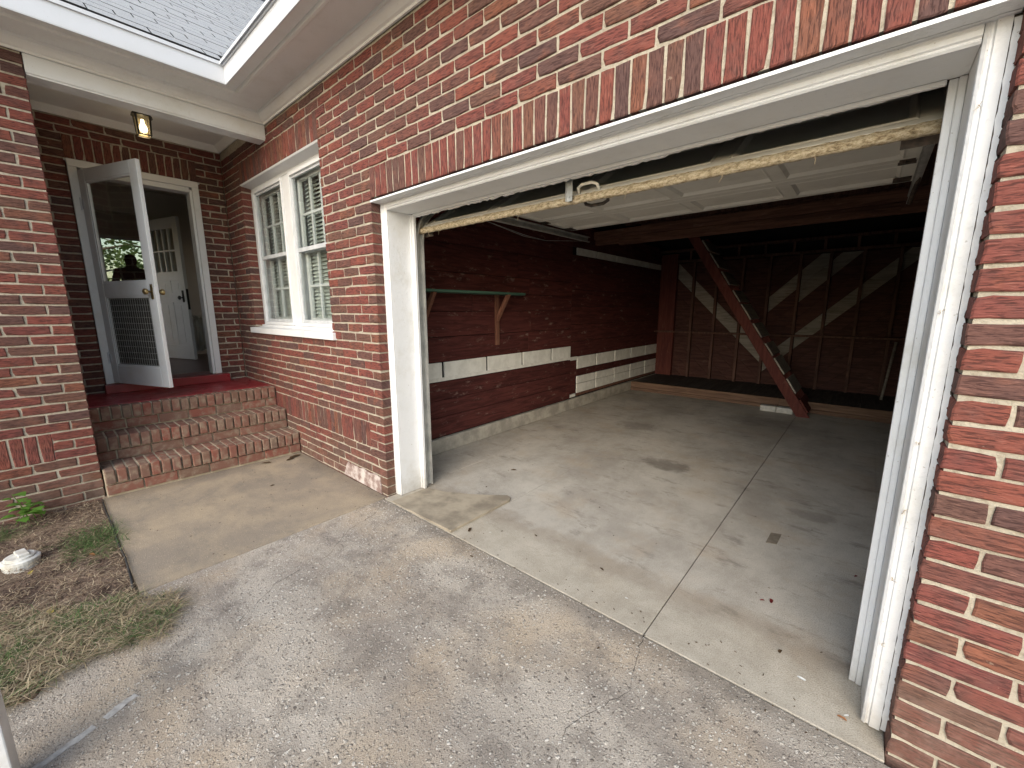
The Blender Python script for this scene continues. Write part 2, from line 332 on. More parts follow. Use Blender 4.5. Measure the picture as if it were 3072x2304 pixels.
# ------------------------------------------------------------------ geometry helpers
class MB:
    def __init__(s): s.v = []; s.f = []; s.uv = None
    def add(s, vs, fs):
        o = len(s.v); s.v += [tuple(p) for p in vs]; s.f += [tuple(i + o for i in f) for f in fs]; return s
    def box(s, x0, x1, y0, y1, z0, z1):
        return s.add([(x0, y0, z0), (x1, y0, z0), (x1, y1, z0), (x0, y1, z0), (x0, y0, z1), (x1, y0, z1), (x1, y1, z1), (x0, y1, z1)],
                     [(0, 3, 2, 1), (4, 5, 6, 7), (0, 1, 5, 4), (1, 2, 6, 5), (2, 3, 7, 6), (3, 0, 4, 7)])
    def obox(s, o, a, b, c):
        o, a, b, c = map(Vector, (o, a, b, c))
        if a.cross(b).dot(c) < 0: o, a = o + a, -a
        P = [o, o + a, o + a + b, o + b, o + c, o + a + c, o + a + b + c, o + b + c]
        return s.add(P, [(0, 3, 2, 1), (4, 5, 6, 7), (0, 1, 5, 4), (1, 2, 6, 5), (2, 3, 7, 6), (3, 0, 4, 7)])
    def prism(s, pts, d):                       # planar polygon (3D points) extruded by d
        d = Vector(d); n = len(pts); P = [Vector(p) for p in pts]
        nrm = Vector((0, 0, 0))
        for i in range(n): nrm += P[i].cross(P[(i + 1) % n])
        if nrm.dot(d) > 0: P.reverse()
        Q = [p + d for p in P]
        return s.add(P + Q, [tuple(range(n)), tuple(range(2 * n - 1, n - 1, -1))] + [(i, i + n, (i + 1) % n + n, (i + 1) % n) for i in range(n)])
    def tube(s, pts, r, n=8, cap=True):
        P = [Vector(p) for p in pts]; rings = []; o = len(s.v)
        pr = Vector((0, 0, 1))
        for i, p in enumerate(P):
            t = (P[min(i + 1, len(P) - 1)] - P[max(i - 1, 0)]).normalized()
            if abs(t.dot(pr)) > .95: pr = Vector((1, 0, 0)) if abs(t.x) < .9 else Vector((0, 1, 0))
            a = t.cross(pr).normalized(); b = t.cross(a)
            rr = r[i] if isinstance(r, (list, tuple)) else r
            s.v += [tuple(p + rr * (math.cos(2 * math.pi * j / n) * a + math.sin(2 * math.pi * j / n) * b)) for j in range(n)]
        for i in range(len(P) - 1):
            for j in range(n): s.f.append((o + i * n + j, o + i * n + (j + 1) % n, o + (i + 1) * n + (j + 1) % n, o + (i + 1) * n + j))
        if cap:
            s.f.append(tuple(o + j for j in range(n - 1, -1, -1))); e = o + (len(P) - 1) * n; s.f.append(tuple(e + j for j in range(n)))
        return s
    def lathe(s, c, ax, prof, n=20):            # prof: (radius, height along ax)
        ax = Vector(ax).normalized(); a = ax.orthogonal().normalized(); b = ax.cross(a); o = len(s.v)
        for r, h in prof:
            s.v += [tuple(Vector(c) + ax * h + r * (math.cos(2 * math.pi * j / n) * a + math.sin(2 * math.pi * j / n) * b)) for j in range(n)]
        for i in range(len(prof) - 1):
            for j in range(n): s.f.append((o + i * n + j, o + i * n + (j + 1) % n, o + (i + 1) * n + (j + 1) % n, o + (i + 1) * n + j))
        s.f.append(tuple(o + j for j in range(n - 1, -1, -1))); e = o + (len(prof) - 1) * n; s.f.append(tuple(e + j for j in range(n)))
        return s
    def sweep(s, prof, path, closed=False):     # prof: 2D points; path: list of (origin, a-axis, b-axis)
        o = len(s.v); n = len(prof)
        for c, a, b in path:
            c, a, b = Vector(c), Vector(a), Vector(b)
            s.v += [tuple(c + p[0] * a + p[1] * b) for p in prof]
        m = n if closed else n - 1
        for i in range(len(path) - 1):
            for j in range(m): s.f.append((o + i * n + j, o + i * n + (j + 1) % n, o + (i + 1) * n + (j + 1) % n, o + (i + 1) * n + j))
        if closed:
            s.f.append(tuple(o + j for j in range(n - 1, -1, -1))); e = o + (len(path) - 1) * n; s.f.append(tuple(e + j for j in range(n)))
        return s
def mesh(name, mb, mat):
    me = bpy.data.meshes.new(name); me.from_pydata(mb.v, [], mb.f); me.materials.append(MAT[mat]); 
    if mb.uv:
        l = me.uv_layers.new(name='UVMap'); l.data.foreach_set('uv', [c for p in mb.uv for c in p])
    me.update(); return me
def put(name, me, parent=None, mw=None):
    o = bpy.data.objects.new(name, me); COL.objects.link(o)
    if mw is not None: o.matrix_world = mw
    if parent is not None:
        o.parent = parent; o.matrix_parent_inverse = PINV[parent.name] if parent.name in PINV else Matrix.Identity(4)
    return o
PINV = {}
def obj(name, mb, mat, parent=None, bevel=0, smooth=False, fixn=False):
    me = mesh(name, mb, mat)
    if fixn:
        bm = bmesh.new(); bm.from_mesh(me); bmesh.ops.recalc_face_normals(bm, faces=bm.faces); bm.to_mesh(me); bm.free()
    if smooth: me.polygons.foreach_set('use_smooth', [True] * len(me.polygons))
    o = put(name, me, parent)
    if bevel:
        b = o.modifiers.new('bevel', 'BEVEL'); b.width = bevel; b.segments = 2; b.limit_method = 'ANGLE'; b.angle_limit = R(40)
    return o
def tag(o, label, cat, group=None):
    o['label'] = label; o['category'] = cat
    if group: o['group'] = group
    return o
def thing(name, loc, label, cat, group=None):
    o = bpy.data.objects.new(name, None); COL.objects.link(o); o.location = loc; o.empty_display_size = .1
    PINV[o.name] = Matrix.Translation(-Vector(loc)); return tag(o, label, cat, group)
def struct(o): o['kind'] = 'structure'; return o
def stuff(o, label=None, cat=None):
    o['kind'] = 'stuff'
    if label: tag(o, label, cat)
    return o
def box(name, dims, mat, parent=None, bevel=0): return obj(name, MB().box(*dims), mat, parent, bevel)
def clip(poly, x0, x1, z0, z1):                  # convex polygon (x,z) clipped to a rectangle
    for ax, lim, sg in ((0, x0, 1), (0, x1, -1), (1, z0, 1), (1, z1, -1)):
        out = []
        for i in range(len(poly)):
            a, b = poly[i], poly[(i + 1) % len(poly)]; da, db = sg * (a[ax] - lim), sg * (b[ax] - lim)
            if da >= 0: out.append(a)
            if da * db < 0:
                t = da / (da - db); out.append((a[0] + t * (b[0] - a[0]), a[1] + t * (b[1] - a[1])))
        poly = out
        if len(poly) < 3: return []
    return poly
def jag(a, b, n, amp, seed):                     # noisy polyline between two 2D points
    r = random.Random(seed); d = (b[0] - a[0], b[1] - a[1]); L = math.hypot(*d); nx, ny = -d[1] / L, d[0] / L
    return [(a[0] + d[0] * i / n + nx * amp * r.uniform(-1, 1), a[1] + d[1] * i / n + ny * amp * r.uniform(-1, 1)) for i in range(n + 1)]

# ------------------------------------------------------------------ ground
G = MB(); G.box(-60, 60, -60, 60, -.40, -.16)
struct(obj('ground', G, 'lawn'))
drv = struct(obj('driveway', MB().box(.0, 7.5, -14, -.038, -.12, 0), 'driveway_concrete', None, .004))
wlk = struct(obj('walkway', MB().box(-1.70, -.008, -1.432, -.002, -.12, .0), 'walkway_concrete', None, .006))
# soil bed beside the walkway, running out over the edge of the driveway
def sn(x, y): return math.sin(x * 9.1 + y * 3.7) * .5 + math.sin(x * 17.3 - y * 13.1 + 1.2) * .3 + math.sin(x * 37 + y * 29) * .2
sb = MB(); NX, NY = 130, 120
for j in range(NY + 1):
    for i in range(NX + 1):
        x = -1.64 + 2.5 * i / NX; y = -1.436 - 3.2 * (j / NY) ** 1.5
        e = .10 + .30 * min(1, (-1.43 - y) / .35) + .06 * sn(x * .3, y * 2) + .25 * max(0, min(1, (-1.9 - y) / 1.5)) 
        z = -.012 + .012 * sn(x, y) + .006 * sn(x * 3.1, y * 2.7)
        if x > -.05: z += .018 * min(1, (x + .05) / .15)
        z -= max(0, x - e) * .35
        if y > -1.50: z = min(z, -.004 + (y > -1.44) * -.02)
        sb.v.append((x, y, z))
for j in range(NY):
    for i in range(NX):
        a = j * (NX + 1) + i; sb.f.append((a, a + NX + 1, a + NX + 2, a + 1))
struct(obj('soil_bed', sb, 'soil', None, 0, True))
# garage floor: four poured bays with open joints
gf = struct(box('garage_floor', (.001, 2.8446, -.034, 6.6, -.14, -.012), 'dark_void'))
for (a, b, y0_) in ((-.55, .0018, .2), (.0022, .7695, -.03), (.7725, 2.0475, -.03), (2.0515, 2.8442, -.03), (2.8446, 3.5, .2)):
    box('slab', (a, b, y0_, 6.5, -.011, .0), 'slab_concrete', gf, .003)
pt = [(.10, .30), (.09, -.028), (.30, -.029), (.762, -.029), (.765, .2), (.765, .545), (.74, .585), (.70, .592), (.60, .52), (.45, .43), (.25, .335)]
P = MB(); top = [(x, y, .004 + .014 * max(0, min(1, (x - .3) / .4))) for x, y in pt]; bot = [(x, y, .001) for x, y in pt]
n = len(pt); P.add(top + bot, [tuple(range(n)), ] + [(i, i + n, (i + 1) % n + n, (i + 1) % n) for i in range(n)])
obj('concrete_patch', P, 'patch_concrete', gf, .002, False, True)

# ------------------------------------------------------------------ brickwork
PZ, Z0, PX, MO = .0688, .008, .2163, .012
def zk(k): return Z0 + PZ * k
house = thing('brick_house', (0, 0, 0), 'red brick house with white trim, an open garage and a recessed porch', 'house')
BR = []                                          # (wall, matrix, L, H, D, soldier)
class Wall:
    def __init__(s, o, u, n): s.o, s.u, s.n = Vector(o), Vector(u), Vector(n); s.part = None      # n points inwards
    def mat(s, u, z, dy=0): 
        m = Matrix.Identity(4); p = s.o + s.u * u + Vector((0, 0, z)) + s.n * dy
        for i in range(3): m[i][0], m[i][1], m[i][2], m[i][3] = s.u[i], s.n[i], (0, 0, 1)[i], p[i]
        return m
    def brick(s, u0, u1, z0, z1, D=.09, soldier=False):
        BR.append((s, u0, u1, z0, z1, D, soldier))
def courses(wl, u0, u1, k0, k1, holes, org, par, D=.09):
    for k in range(k0, k1):
        z0, z1 = zk(k) + MO / 2, zk(k + 1) - MO / 2; zc = (z0 + z1) / 2
        cuts = sorted([(max(h[0], u0), min(h[1], u1)) for h in holes if h[2] < zc < h[3] and h[1] > u0 and h[0] < u1])
        spans = []; c = u0
        for a, b in cuts:
            if a > c + .02: spans.append((c, a, c > u0, True))
            c = max(c, b)
        if c < u1 - .02: spans.append((c, u1, c > u0, False))
        sh = PX / 2 if (k + par) % 2 else 0
        for a, b, eh, eh2 in spans:
            i0 = math.floor((a - org - sh) / PX) - 1; js = [org + sh + PX * i for i in range(i0, i0 + int((b - a) / PX) + 4)]
            js = [j for j in js if a + .035 < j < b - .035]
            ed = [a] + js + [b]
            for q in range(len(ed) - 1):
                p0 = ed[q] + (MO / 2 if q > 0 else 0); p1 = ed[q + 1] - (MO / 2 if q < len(ed) - 2 else 0)
                if p1 - p0 > .02: wl.brick(p0, p1, z0, z1, D)
def soldiers(wl, u0, u1, z0, z1, D=.09):
    n = round((u1 - u0) / .0657); p = (u1 - u0) / n
    for i in range(n): wl.brick(u0 + i * p + (.005 if i else 0), u0 + (i + 1) * p - (.005 if i < n - 1 else 0), z0 + .004, z1 - MO / 2, D, True)
def mortar(wl, u0, u1, z0, z1, holes, thick, name='brick_wall', dep=.0075, mat='mortar'):
    us = sorted({u0, u1} | {c for h in holes for c in (h[0] - dep, h[1] + dep) if u0 < c < u1}); zs = sorted({z0, z1} | {c for h in holes for c in (h[2] - dep, h[3] + dep) if z0 < c < z1})
    m = MB()
    for a, b in zip(us, us[1:]):
        run = None
        for c, d in zip(zs, zs[1:]):
            inh = any(h[0] - dep <= (a + b) / 2 <= h[1] + dep and h[2] - dep <= (c + d) / 2 <= h[3] + dep for h in holes)
            if not inh:
                p = wl.o + wl.u * a + wl.n * dep + Vector((0, 0, c)); m.obox(p, wl.u * (b - a), wl.n * (thick - dep), (0, 0, d - c))
    wl.part = obj(name, m, mat, house, 0, False, True); return wl.part

GX1 = 2.845                                      # right brick corner of the garage opening
WX0, WX1, WZ0, WZ1 = -2.445, -.687, zk(17), zk(39)
A = Wall((0, 0, 0), (1, 0, 0), (0, 1, 0))
hA = [(0, GX1, -1, zk(34)), (WX0, WX1, WZ0, zk(42)), (-2.10, -.205, zk(5), zk(8))]
courses(A, -2.97, 0, -1, 34, hA, 0, 0)
courses(A, GX1, 4.1, -1, 34, hA, GX1, 1)
courses(A, -2.97, 4.1, 34, 44, hA, 0, 0)
soldiers(A, 0, GX1, zk(31) + .008, zk(34)); soldiers(A, WX0, WX1, zk(39), zk(42)); soldiers(A, -2.10, -.205, zk(5), zk(8))
mortar(A, -3.02, 4.1, -.12, 3.25, [(0, GX1, -1, zk(31) + .008), (WX0, WX1, WZ0, zk(39))], .16)
B = Wall((-1.663, 0, 0), (0, 1, 0), (-1, 0, 0))  # house wall with the porch opening, u = y
courses(B, -4.0, -1.413, -1, 45, [(-4.1, -1.625, zk(5), zk(8))], -1.413, 1)
soldiers(B, -4.0 + .014, -1.625, zk(5), zk(8))
mortar(B, -4.0, -1.419, -.12, 3.25, [], .16)
Bs = Wall((-1.663, -1.413, 0), (-1, 0, 0), (0, -1, 0))
courses(Bs, .1, 1.31, 0, 45, [], 0, 0); mortar(Bs, .1, 1.33, -.1, 3.2, [], .12)
D = Wall((-2.98, 0, 0), (0, 1, 0), (-1, 0, 0))   # porch back wall with the door
DY0, DY1, DZ1 = -1.208, -.238, 2.762
courses(D, -1.405, 0, 8, 46, [(DY0, DY1, -1, DZ1 + .207)], -.05, 0)
soldiers(D, DY0, DY1, DZ1, DZ1 + .207)
mortar(D, -1.42, -.002, .55, 3.25, [(DY0, DY1, -1, DZ1)], .12)

def brick_geo(L, H, Dp, seed, soldier):
    r = random.Random(seed); ch = .0035; m = MB(); uv = {}
    pts = [(0, 0), (L / 3, 0), (2 * L / 3, 0), (L, 0), (L, H / 2), (L, H), (2 * L / 3, H), (L / 3, H), (0, H), (0, H / 2)]
    if soldier: pts = [(0, 0), (L / 2, 0), (L, 0), (L, H / 3), (L, 2 * H / 3), (L, H), (L / 2, H), (0, H), (0, 2 * H / 3), (0, H / 3)]
    j = [(r.uniform(-.0024, .0024), r.uniform(-.0024, .0024)) for _ in pts]; c = (L / 2, H / 2)
    if r.random() < .35:                             # a knocked-off corner
        ci = r.choice([0, 5, 8, 3] if not soldier else [0, 2, 5, 7]); q = r.uniform(.004, .009); j[ci] = (q if pts[ci][0] < L / 2 else -q, q * .7 if pts[ci][1] < H / 2 else -q * .7)
    def ins(p, d): return (p[0] + (d if p[0] < c[0] - .01 else -d if p[0] > c[0] + .01 else 0), p[1] + (d if p[1] < c[1] - .01 else -d if p[1] > c[1] + .01 else 0))
    back = [(p[0], Dp, p[1]) for p in pts]
    fo = [(p[0] + q[0], ch, p[1] + q[1]) for p, q in zip(pts, j)]
    fi = [(ins(p, ch * 1.2)[0] + q[0] * 1.3, r.uniform(0, .0006), ins(p, ch * 1.2)[1] + q[1] * 1.3) for p, q in zip(pts, j)]
    n = 10
    fs = [tuple(range(2 * n, 3 * n))] + [(n + i, n + (i + 1) % n, 2 * n + (i + 1) % n, 2 * n + i) for i in range(n)] + [(i, (i + 1) % n, n + (i + 1) % n, n + i) for i in range(n)]
    vs = back + fo + fi
    uvs = []
    for f in fs:
        for i in f:
            x, y, z = vs[i]; uvs.append((z + y, x + y) if soldier else (x + y, z + y))
    return vs, fs, uvs
# the 300 bricks that show largest become objects of their own, the rest stay joined per wall
def parea(t):
    wl, u0, u1, z0, z1, dp, so_ = t; q = []
    c = proj(wl.o + wl.u * (u0 + u1) / 2 + Vector((0, 0, (z0 + z1) / 2)))
    if c is None or not (-5 < c[0] < 3077 and -5 < c[1] < 2309): return 0
    face = (CAM - wl.o).dot(-wl.n)
    if face < 0 or wl is Bs: return 0
    for u, z in ((u0, z0), (u1, z0), (u1, z1), (u0, z1)):
        p = proj(wl.o + wl.u * u + Vector((0, 0, z)))
        if p is None: return 0
        q.append((min(max(p[0], 0), 3072), min(max(p[1], 0), 2304)))
    return abs(sum(q[i][0] * q[(i + 1) % 4][1] - q[(i + 1) % 4][0] * q[i][1] for i in range(4))) / 2
ar = sorted(range(len(BR)), key=lambda i: -parea(BR[i])); single = set(ar[:300])
cache = {}; joined = {}
for i, (wl, u0, u1, z0, z1, dp, sol) in enumerate(BR):
    L, H = u1 - u0, z1 - z0; rr = random.Random(i * 7 + 3)
    dy = rr.uniform(-.002, .003); dz = rr.uniform(-.0018, .0018)
    mtx = wl.mat(u0, z0 + dz, dy) @ Matrix.Rotation(rr.uniform(-.003, .003), 4, 'Y')
    if i in single:
        key = (round(L, 2), round(H, 2), dp, sol, rr.randrange(3))
        if key not in cache:
            vs, fs, uvs = brick_geo(key[0], key[1], dp, hash(key) % 9973, sol)
            m = MB(); m.v, m.f, m.uv = vs, fs, uvs; cache[key] = mesh('brick', m, 'brick')
        mtx = mtx @ Matrix.Diagonal((L / key[0], 1, H / key[1], 1))
        put('brick', cache[key], wl.part, mtx)
    else:
        vs, fs, uvs = brick_geo(L, H, dp, i, sol); m = joined.setdefault(id(wl), (wl, MB()))[1]
        if m.uv is None: m.uv = []
        m.add([mtx @ Vector(p) for p in vs], fs); m.uv += uvs
for wl, m in joined.values():
    stuff(obj('brickwork', m, 'brick', wl.part))

pj = jag((-.66, .012), (-.60, .13), 4, .006, 1) + jag((-.58, .134), (-.10, .140), 14, .010, 2) + jag((-.09, .14), (-.075, .004), 4, .004, 3)
obj('parge_patch', MB().prism([(x, .001, z) for x, z in pj], (0, -.007, 0)), 'parge', A.part, 0, False, True)

# ------------------------------------------------------------------ garage opening trim
tr = house
Zc = zk(31)                                      # underside of the soldier course
# head filler in two strips with a ragged crack between them
cr = jag((0.004, .048), (GX1 - .004, .052), 90, .006, 5)
m = MB(); P0 = [(x, y, Zc - .012) for x, y in cr]; m.prism([(.004, -.004, Zc - .012)] + P0 + [(GX1 - .004, -.004, Zc - .012)], (0, 0, .011))
gt = obj('garage_trim', m, 'trim_paint', house, 0, False, True)
m = MB(); P0 = [(x, y + .0042, Zc - .0125) for x, y in cr]; m.prism(P0 + [(GX1 - .004, .094, Zc - .0125), (.004, .094, Zc - .0125)], (0, 0, .016)); obj('head_filler', m, 'trim_paint', gt, 0, False, True)
box('gap_backing', (.005, GX1 - .005, .008, .0925, Zc - .004, Zc + .002), 'dark_void', gt)
MZ = 2.086
mold = [(.0, .0), (.060, .0), (.060, -.012), (.052, -.018), (.044, -.012), (.040, -.012), (.036, -.020), (.018, -.022), (.006, -.018), (.0, -.020)]
def mold_piece(a, b, inward, cutA=0, cutB=0):    # brick mould from a to b, profile width grows along 'inward'
    a, b, w_ = Vector(a), Vector(b), Vector(inward); m = MB(); d = (b - a).normalized()
    m.sweep([(p[0], p[1]) for p in mold], [(a, w_ + d * cutA, (0, 1, 0)), (b, w_ - d * cutB, (0, 1, 0))], True); return m
obj('brick_mold', mold_piece((.0015, .094, .004), (.0015, .094, 2.1295), (1, 0, 0)), 'trim_paint', gt, 0, False, True)
obj('brick_mold', mold_piece((.063, .0935, 2.1275), (GX1 - .063, .0935, 2.1275), (0, 0, -.72)), 'trim_paint', gt, 0, False, True)
# right mould: flat outer board split off by an open crack and flaking along the brick, beads on the inside
mr = [(.0140, .0), (.060, .0), (.060, -.012), (.053, -.018), (.047, -.012), (.043, -.012), (.040, -.020), (.0140, -.0205)]
m = MB(); m.sweep(mr, [((GX1 - .0005, .094, .012), (-1, 0, 0), (0, 1, 0)), ((GX1 - .0005, .094, 2.1295), (-1, 0, 0), (0, 1, 0))], True); obj('brick_mold', m, 'trim_paint', gt, 0, False, True)
ck = jag((GX1 - .0132, .02), (GX1 - .0128, 2.12), 120, .0014, 9); fe = jag((GX1 + .0015, .02), (GX1 + .0015, 2.12), 260, .0038, 19)
m = MB(); m.prism([(x, .0775, z) for x, z in ck] + [(x, .0775, z) for x, z in reversed(fe)], (0, -.0042, 0)); obj('peeling_edge', m, 'trim_paint', gt, 0, False, True)
box('gap_backing', (GX1 - .024, GX1 + .004, .0785, .094, .012, 2.128), 'rust_metal', gt)
m = MB(); m.prism([(x, .0925, z) for x, z in jag((-.001, .03), (-.001, 2.11), 120, .003, 29)] + [(.012, .0925, 2.11), (.012, .0925, .03)], (0, -.019, 0)); obj('peeling_edge', m, 'trim_paint', gt, 0, False, True)
# jambs (board, bead, inner stop)
box('jamb', (.030, .0615, .0945, .275, .002, 2.100), 'trim_paint', gt, .002)
box('jamb', (GX1 - .0615, GX1 - .030, .0945, .275, .002, 2.100), 'trim_paint', gt, .002)
box('jamb', (.0620, GX1 - .0620, .0945, .275, MZ, 2.115), 'soffit_paint', gt, .002)
for x0, x1, x2 in ((.062, .080, .104), (GX1 - .062, GX1 - .080, GX1 - .100)):
    a, b = sorted((x0, x1)); box('door_stop', (a, b, .262, .288, .002, MZ - .002), 'trim_paint', gt, .004)
    a, b = sorted((x1, x2)); box('door_stop', (a, b, .270, .292, .002, MZ - .002), 'trim_paint', gt, .003)
box('door_stop', (.105, GX1 - .105, .262, .279, MZ - .016, MZ - .0005), 'soffit_paint', gt, .004)
m = MB(); je = jag((.105, 2.064), (GX1 - .105, 2.070), 130, .0042, 3); m.prism([(x, .2795, z + (.012 if x > 1.9 else 0) * .6) for x, z in je] + [(GX1 - .105, .2795, MZ - .001), (.105, .2795, MZ - .001)], (0, .014, 0)); obj('door_stop', m, 'trim_paint', gt, 0, False, True)
# paint worn off the foot of the right mould
for i_, (zz, xx) in enumerate([(.33, .046), (.57, .048), (.80, .050), (1.02, .047), (1.41, .047), (1.93, .048)]):
    r_ = random.Random(i_); m = MB()
    for q in range(4):
        a0 = Vector((GX1 - xx + r_.uniform(-.003, .003), .0715, zz + r_.uniform(-.006, .006))); m.tube([a0, a0 + Vector((r_.uniform(-.005, .005), -.004, r_.uniform(-.007, .007))), a0 + Vector((r_.uniform(-.009, .009), -.002, r_.uniform(-.010, .010)))], [.0008, .0007, .0004], 4)
    obj('cobweb', m, 'straw', gt)
# garage rough framing behind the front wall
box('framing', (-.5, .030, .2935, .34, .001, 2.95), 'dark_board', gt); box('framing', (GX1 - .098, 3.3, .2935, .34, .001, 2.95), 'dark_board', gt); box('framing', (.106, GX1 - .099, .2935, .34, 2.10, 2.95), 'dark_board', gt)

# ------------------------------------------------------------------ window
wd = box('window', (WX0 + .002, WX1 - .002, .095, .20, zk(39) - .055, zk(39) - .002), 'white_paint', house, .003)   # head board
m = MB(); m.prism([(WX0 - .004, -.004, zk(39) - .003), (WX0 - .004, .10, zk(39) - .003), (WX0 - .004, .10, zk(39) - .030), (WX0 - .004, .005, zk(39) - .014)], (WX1 - WX0 + .008, 0, 0)); obj('head_cap', m, 'white_paint', wd, 0, False, True)
m = MB(); m.prism([(WX0 - .10, -.028, 1.172), (WX0 - .10, .20, 1.172), (WX0 - .10, .20, 1.250), (WX0 - .10, .10, 1.246), (WX0 - .10, -.028, 1.228)], (WX1 - WX0 + .155, 0, 0)); obj('sill', m, 'white_paint', wd, .004, False, True)
MID = (WX0 + WX1) / 2; FZ0, FZ1 = 1.262, zk(39) - .058
box('sill_board', (WX0 + .002, WX1 - .002, .062, .2, 1.238, FZ0), 'white_paint', wd, .003)
for a, b in ((WX0 + .002, WX0 + .062), (WX1 - .062, WX1 - .002)): box('casing', (a, b, .090, .2, FZ0, FZ1), 'white_paint', wd, .004)
box('mullion', (MID - .085, MID + .085, .094, .2, FZ0, FZ1), 'white_paint', wd, .003)
for side, (a, b) in enumerate(((WX0 + .063, MID - .086), (MID + .086, WX1 - .063))):
    z0, z1, zm = FZ0 + .002, FZ1 - .002, (FZ0 + FZ1) / 2 + .01
    m = MB()                                       # outer stop bead
    for x0, x1, c0, c1 in ((a, a + .018, z0, z1), (b - .018, b, z0, z1), (a + .018, b - .018, z1 - .03, z1), (a + .018, b - .018, z0, z0 + .03)): m.box(x0, x1, .082, .13, c0, c1)
    obj('stop_bead', m, 'white_paint', wd, .004)
    a2, b2, c2, d2 = a + .019, b - .019, z0 + .031, z1 - .031
    m = MB()                                       # aluminium storm frame
    for x0, x1, e0, e1 in ((a2, a2 + .022, c2, d2), (b2 - .022, b2, c2, d2), (a2 + .022, b2 - .022, d2 - .02, d2), (a2 + .022, b2 - .022, c2, c2 + .028), (a2 + .022, b2 - .022, zm - .018, zm + .018)): m.box(x0, x1, .100, .122, e0, e1)
    obj('storm_frame', m, 'storm_metal', wd, .002)
    obj('storm_glass', MB().box(a2 + .02, b2 - .02, .110, .113, c2 + .02, d2 - .018), 'window_glass', wd)
    for (e0, e1, yy) in ((zm - .02, d2, .150), (c2, zm + .02, .172)):          # two sashes, six panes each
        m = MB()
        for x0, x1, f0, f1 in ((a2, a2 + .045, e0, e1), (b2 - .045, b2, e0, e1), (a2 + .045, b2 - .045, e1 - .04, e1), (a2 + .045, b2 - .045, e0, e0 + .045)): m.box(x0, x1, yy, yy + .03, f0, f1)
        obj('sash', m, 'white_paint', wd, .003)
        gx0, gx1, gz0, gz1 = a2 + .045, b2 - .045, e0 + .045, e1 - .04
        for q in (1, 2): box('muntin', (gx0 + (gx1 - gx0) * q / 3 - .011, gx0 + (gx1 - gx0) * q / 3 + .011, yy + .002, yy + .026, gz0, gz1), 'white_paint', wd, .003)
        for q in range(3): box('muntin', (gx0 + (gx1 - gx0) * q / 3 + .0112, gx0 + (gx1 - gx0) * (q + 1) / 3 - .0112, yy + .003, yy + .025, (gz0 + gz1) / 2 - .011, (gz0 + gz1) / 2 + .011), 'white_paint', wd, .003)
        for q in range(3):
            for t in range(2):
                xa, xb = gx0 + (gx1 - gx0) * q / 3, gx0 + (gx1 - gx0) * (q + 1) / 3; za, zb = (gz0, (gz0 + gz1) / 2) if t == 0 else ((gz0 + gz1) / 2, gz1)
                box('pane', (xa + .008, xb - .008, yy + .012, yy + .0145, za + .008, zb - .008), 'window_glass', wd)
    # inside: slatted blind and a sheer curtain at the left
    z = FZ1 - .10
    while z > FZ0 + .04:
        m = MB(); m.obox((a2 + .02, .206, z), (b2 - a2 - .04, 0, 0), (0, .030, .034), (0, -.0012, .0012)); obj('slat', m, 'blind_slat', wd); z -= .034
    m = MB(); N = 40
    for q in range(N + 1):
        x = a2 + (b2 - a2) * .20 * q / N; y = .262 - .010 * math.cos(q * 1.9) - .004 * math.sin(q * .9)
        m.v += [(x, y, FZ0 - .1), (x, y, FZ1)]
    for q in range(N): m.f.append((2 * q, 2 * q + 2, 2 * q + 3, 2 * q + 1))
    obj('curtain', m, 'curtain', wd, 0, True)
# the room behind it
m = MB(); m.box(-2.96, -.62, 1.9, 1.95, .6, 3.0); m.box(-2.96, -.62, .21, 1.95, .55, .6); m.box(-2.96, -.62, .21, 1.95, 3.0, 3.05); m.box(-3.0, -2.96, .162, 1.95, .6, 3.0); m.box(-.62, -.58, .162, 1.95, .6, 3.0)
obj('room_wall', m, 'room_wall', house)

# ------------------------------------------------------------------ eaves, porch beam, roof
FX, FY, SZ, FT = -1.274, -.407, 3.115, 3.235     # fascia lines, soffit and fascia top
def lshape(name, pts_fn, mat, y_end=-4.2, x_end=4.3, bevel=0):
    """band that follows both eaves round the inner corner: offset d from the walls, profile (d, z)"""
    m = MB(); pr = pts_fn
    path = [((-1.663, y_end, 0), (1, 0, 0), (0, 0, 1)), ((-1.663, 0, 0), (1, -1, 0), (0, 0, 1)), ((x_end, 0, 0), (0, -1, 0), (0, 0, 1))]
    m.sweep(pr, path, True); return obj(name, m, mat, house, bevel, False, True)
OV = FX + 1.663
sf = lshape('soffit', [(-.02, SZ), (OV - .004, SZ), (OV - .004, SZ + .02), (-.02, SZ + .02)], 'soffit_paint')
lshape('soffit_bead', [(OV - .112, SZ - .0005), (OV - .112, SZ - .012), (OV - .10, SZ - .020), (OV - .085, SZ - .018), (OV - .078, SZ - .0005)], 'soffit_paint')
lshape('crown_molding', [(.0005, 3.043), (.012, 3.043), (.016, 3.056), (.030, 3.062), (.050, 3.080), (.064, 3.098), (.072, 3.100), (.076, SZ - .0005), (.0005, SZ - .0005)], 'soffit_paint')
lshape('fascia', [(OV - .003, SZ - .012), (OV + .004, SZ - .012), (OV + .006, SZ - .004), (OV + .006, FT), (OV - .003, FT)], 'fascia_metal')
lshape('drip_edge', [(OV + .0065, FT - .010), (OV + .018, FT - .012), (OV + .018, FT + .012), (OV - .04, FT + .014), (OV - .04, FT + .0005), (OV + .0065, FT + .0005)], 'fascia_metal')
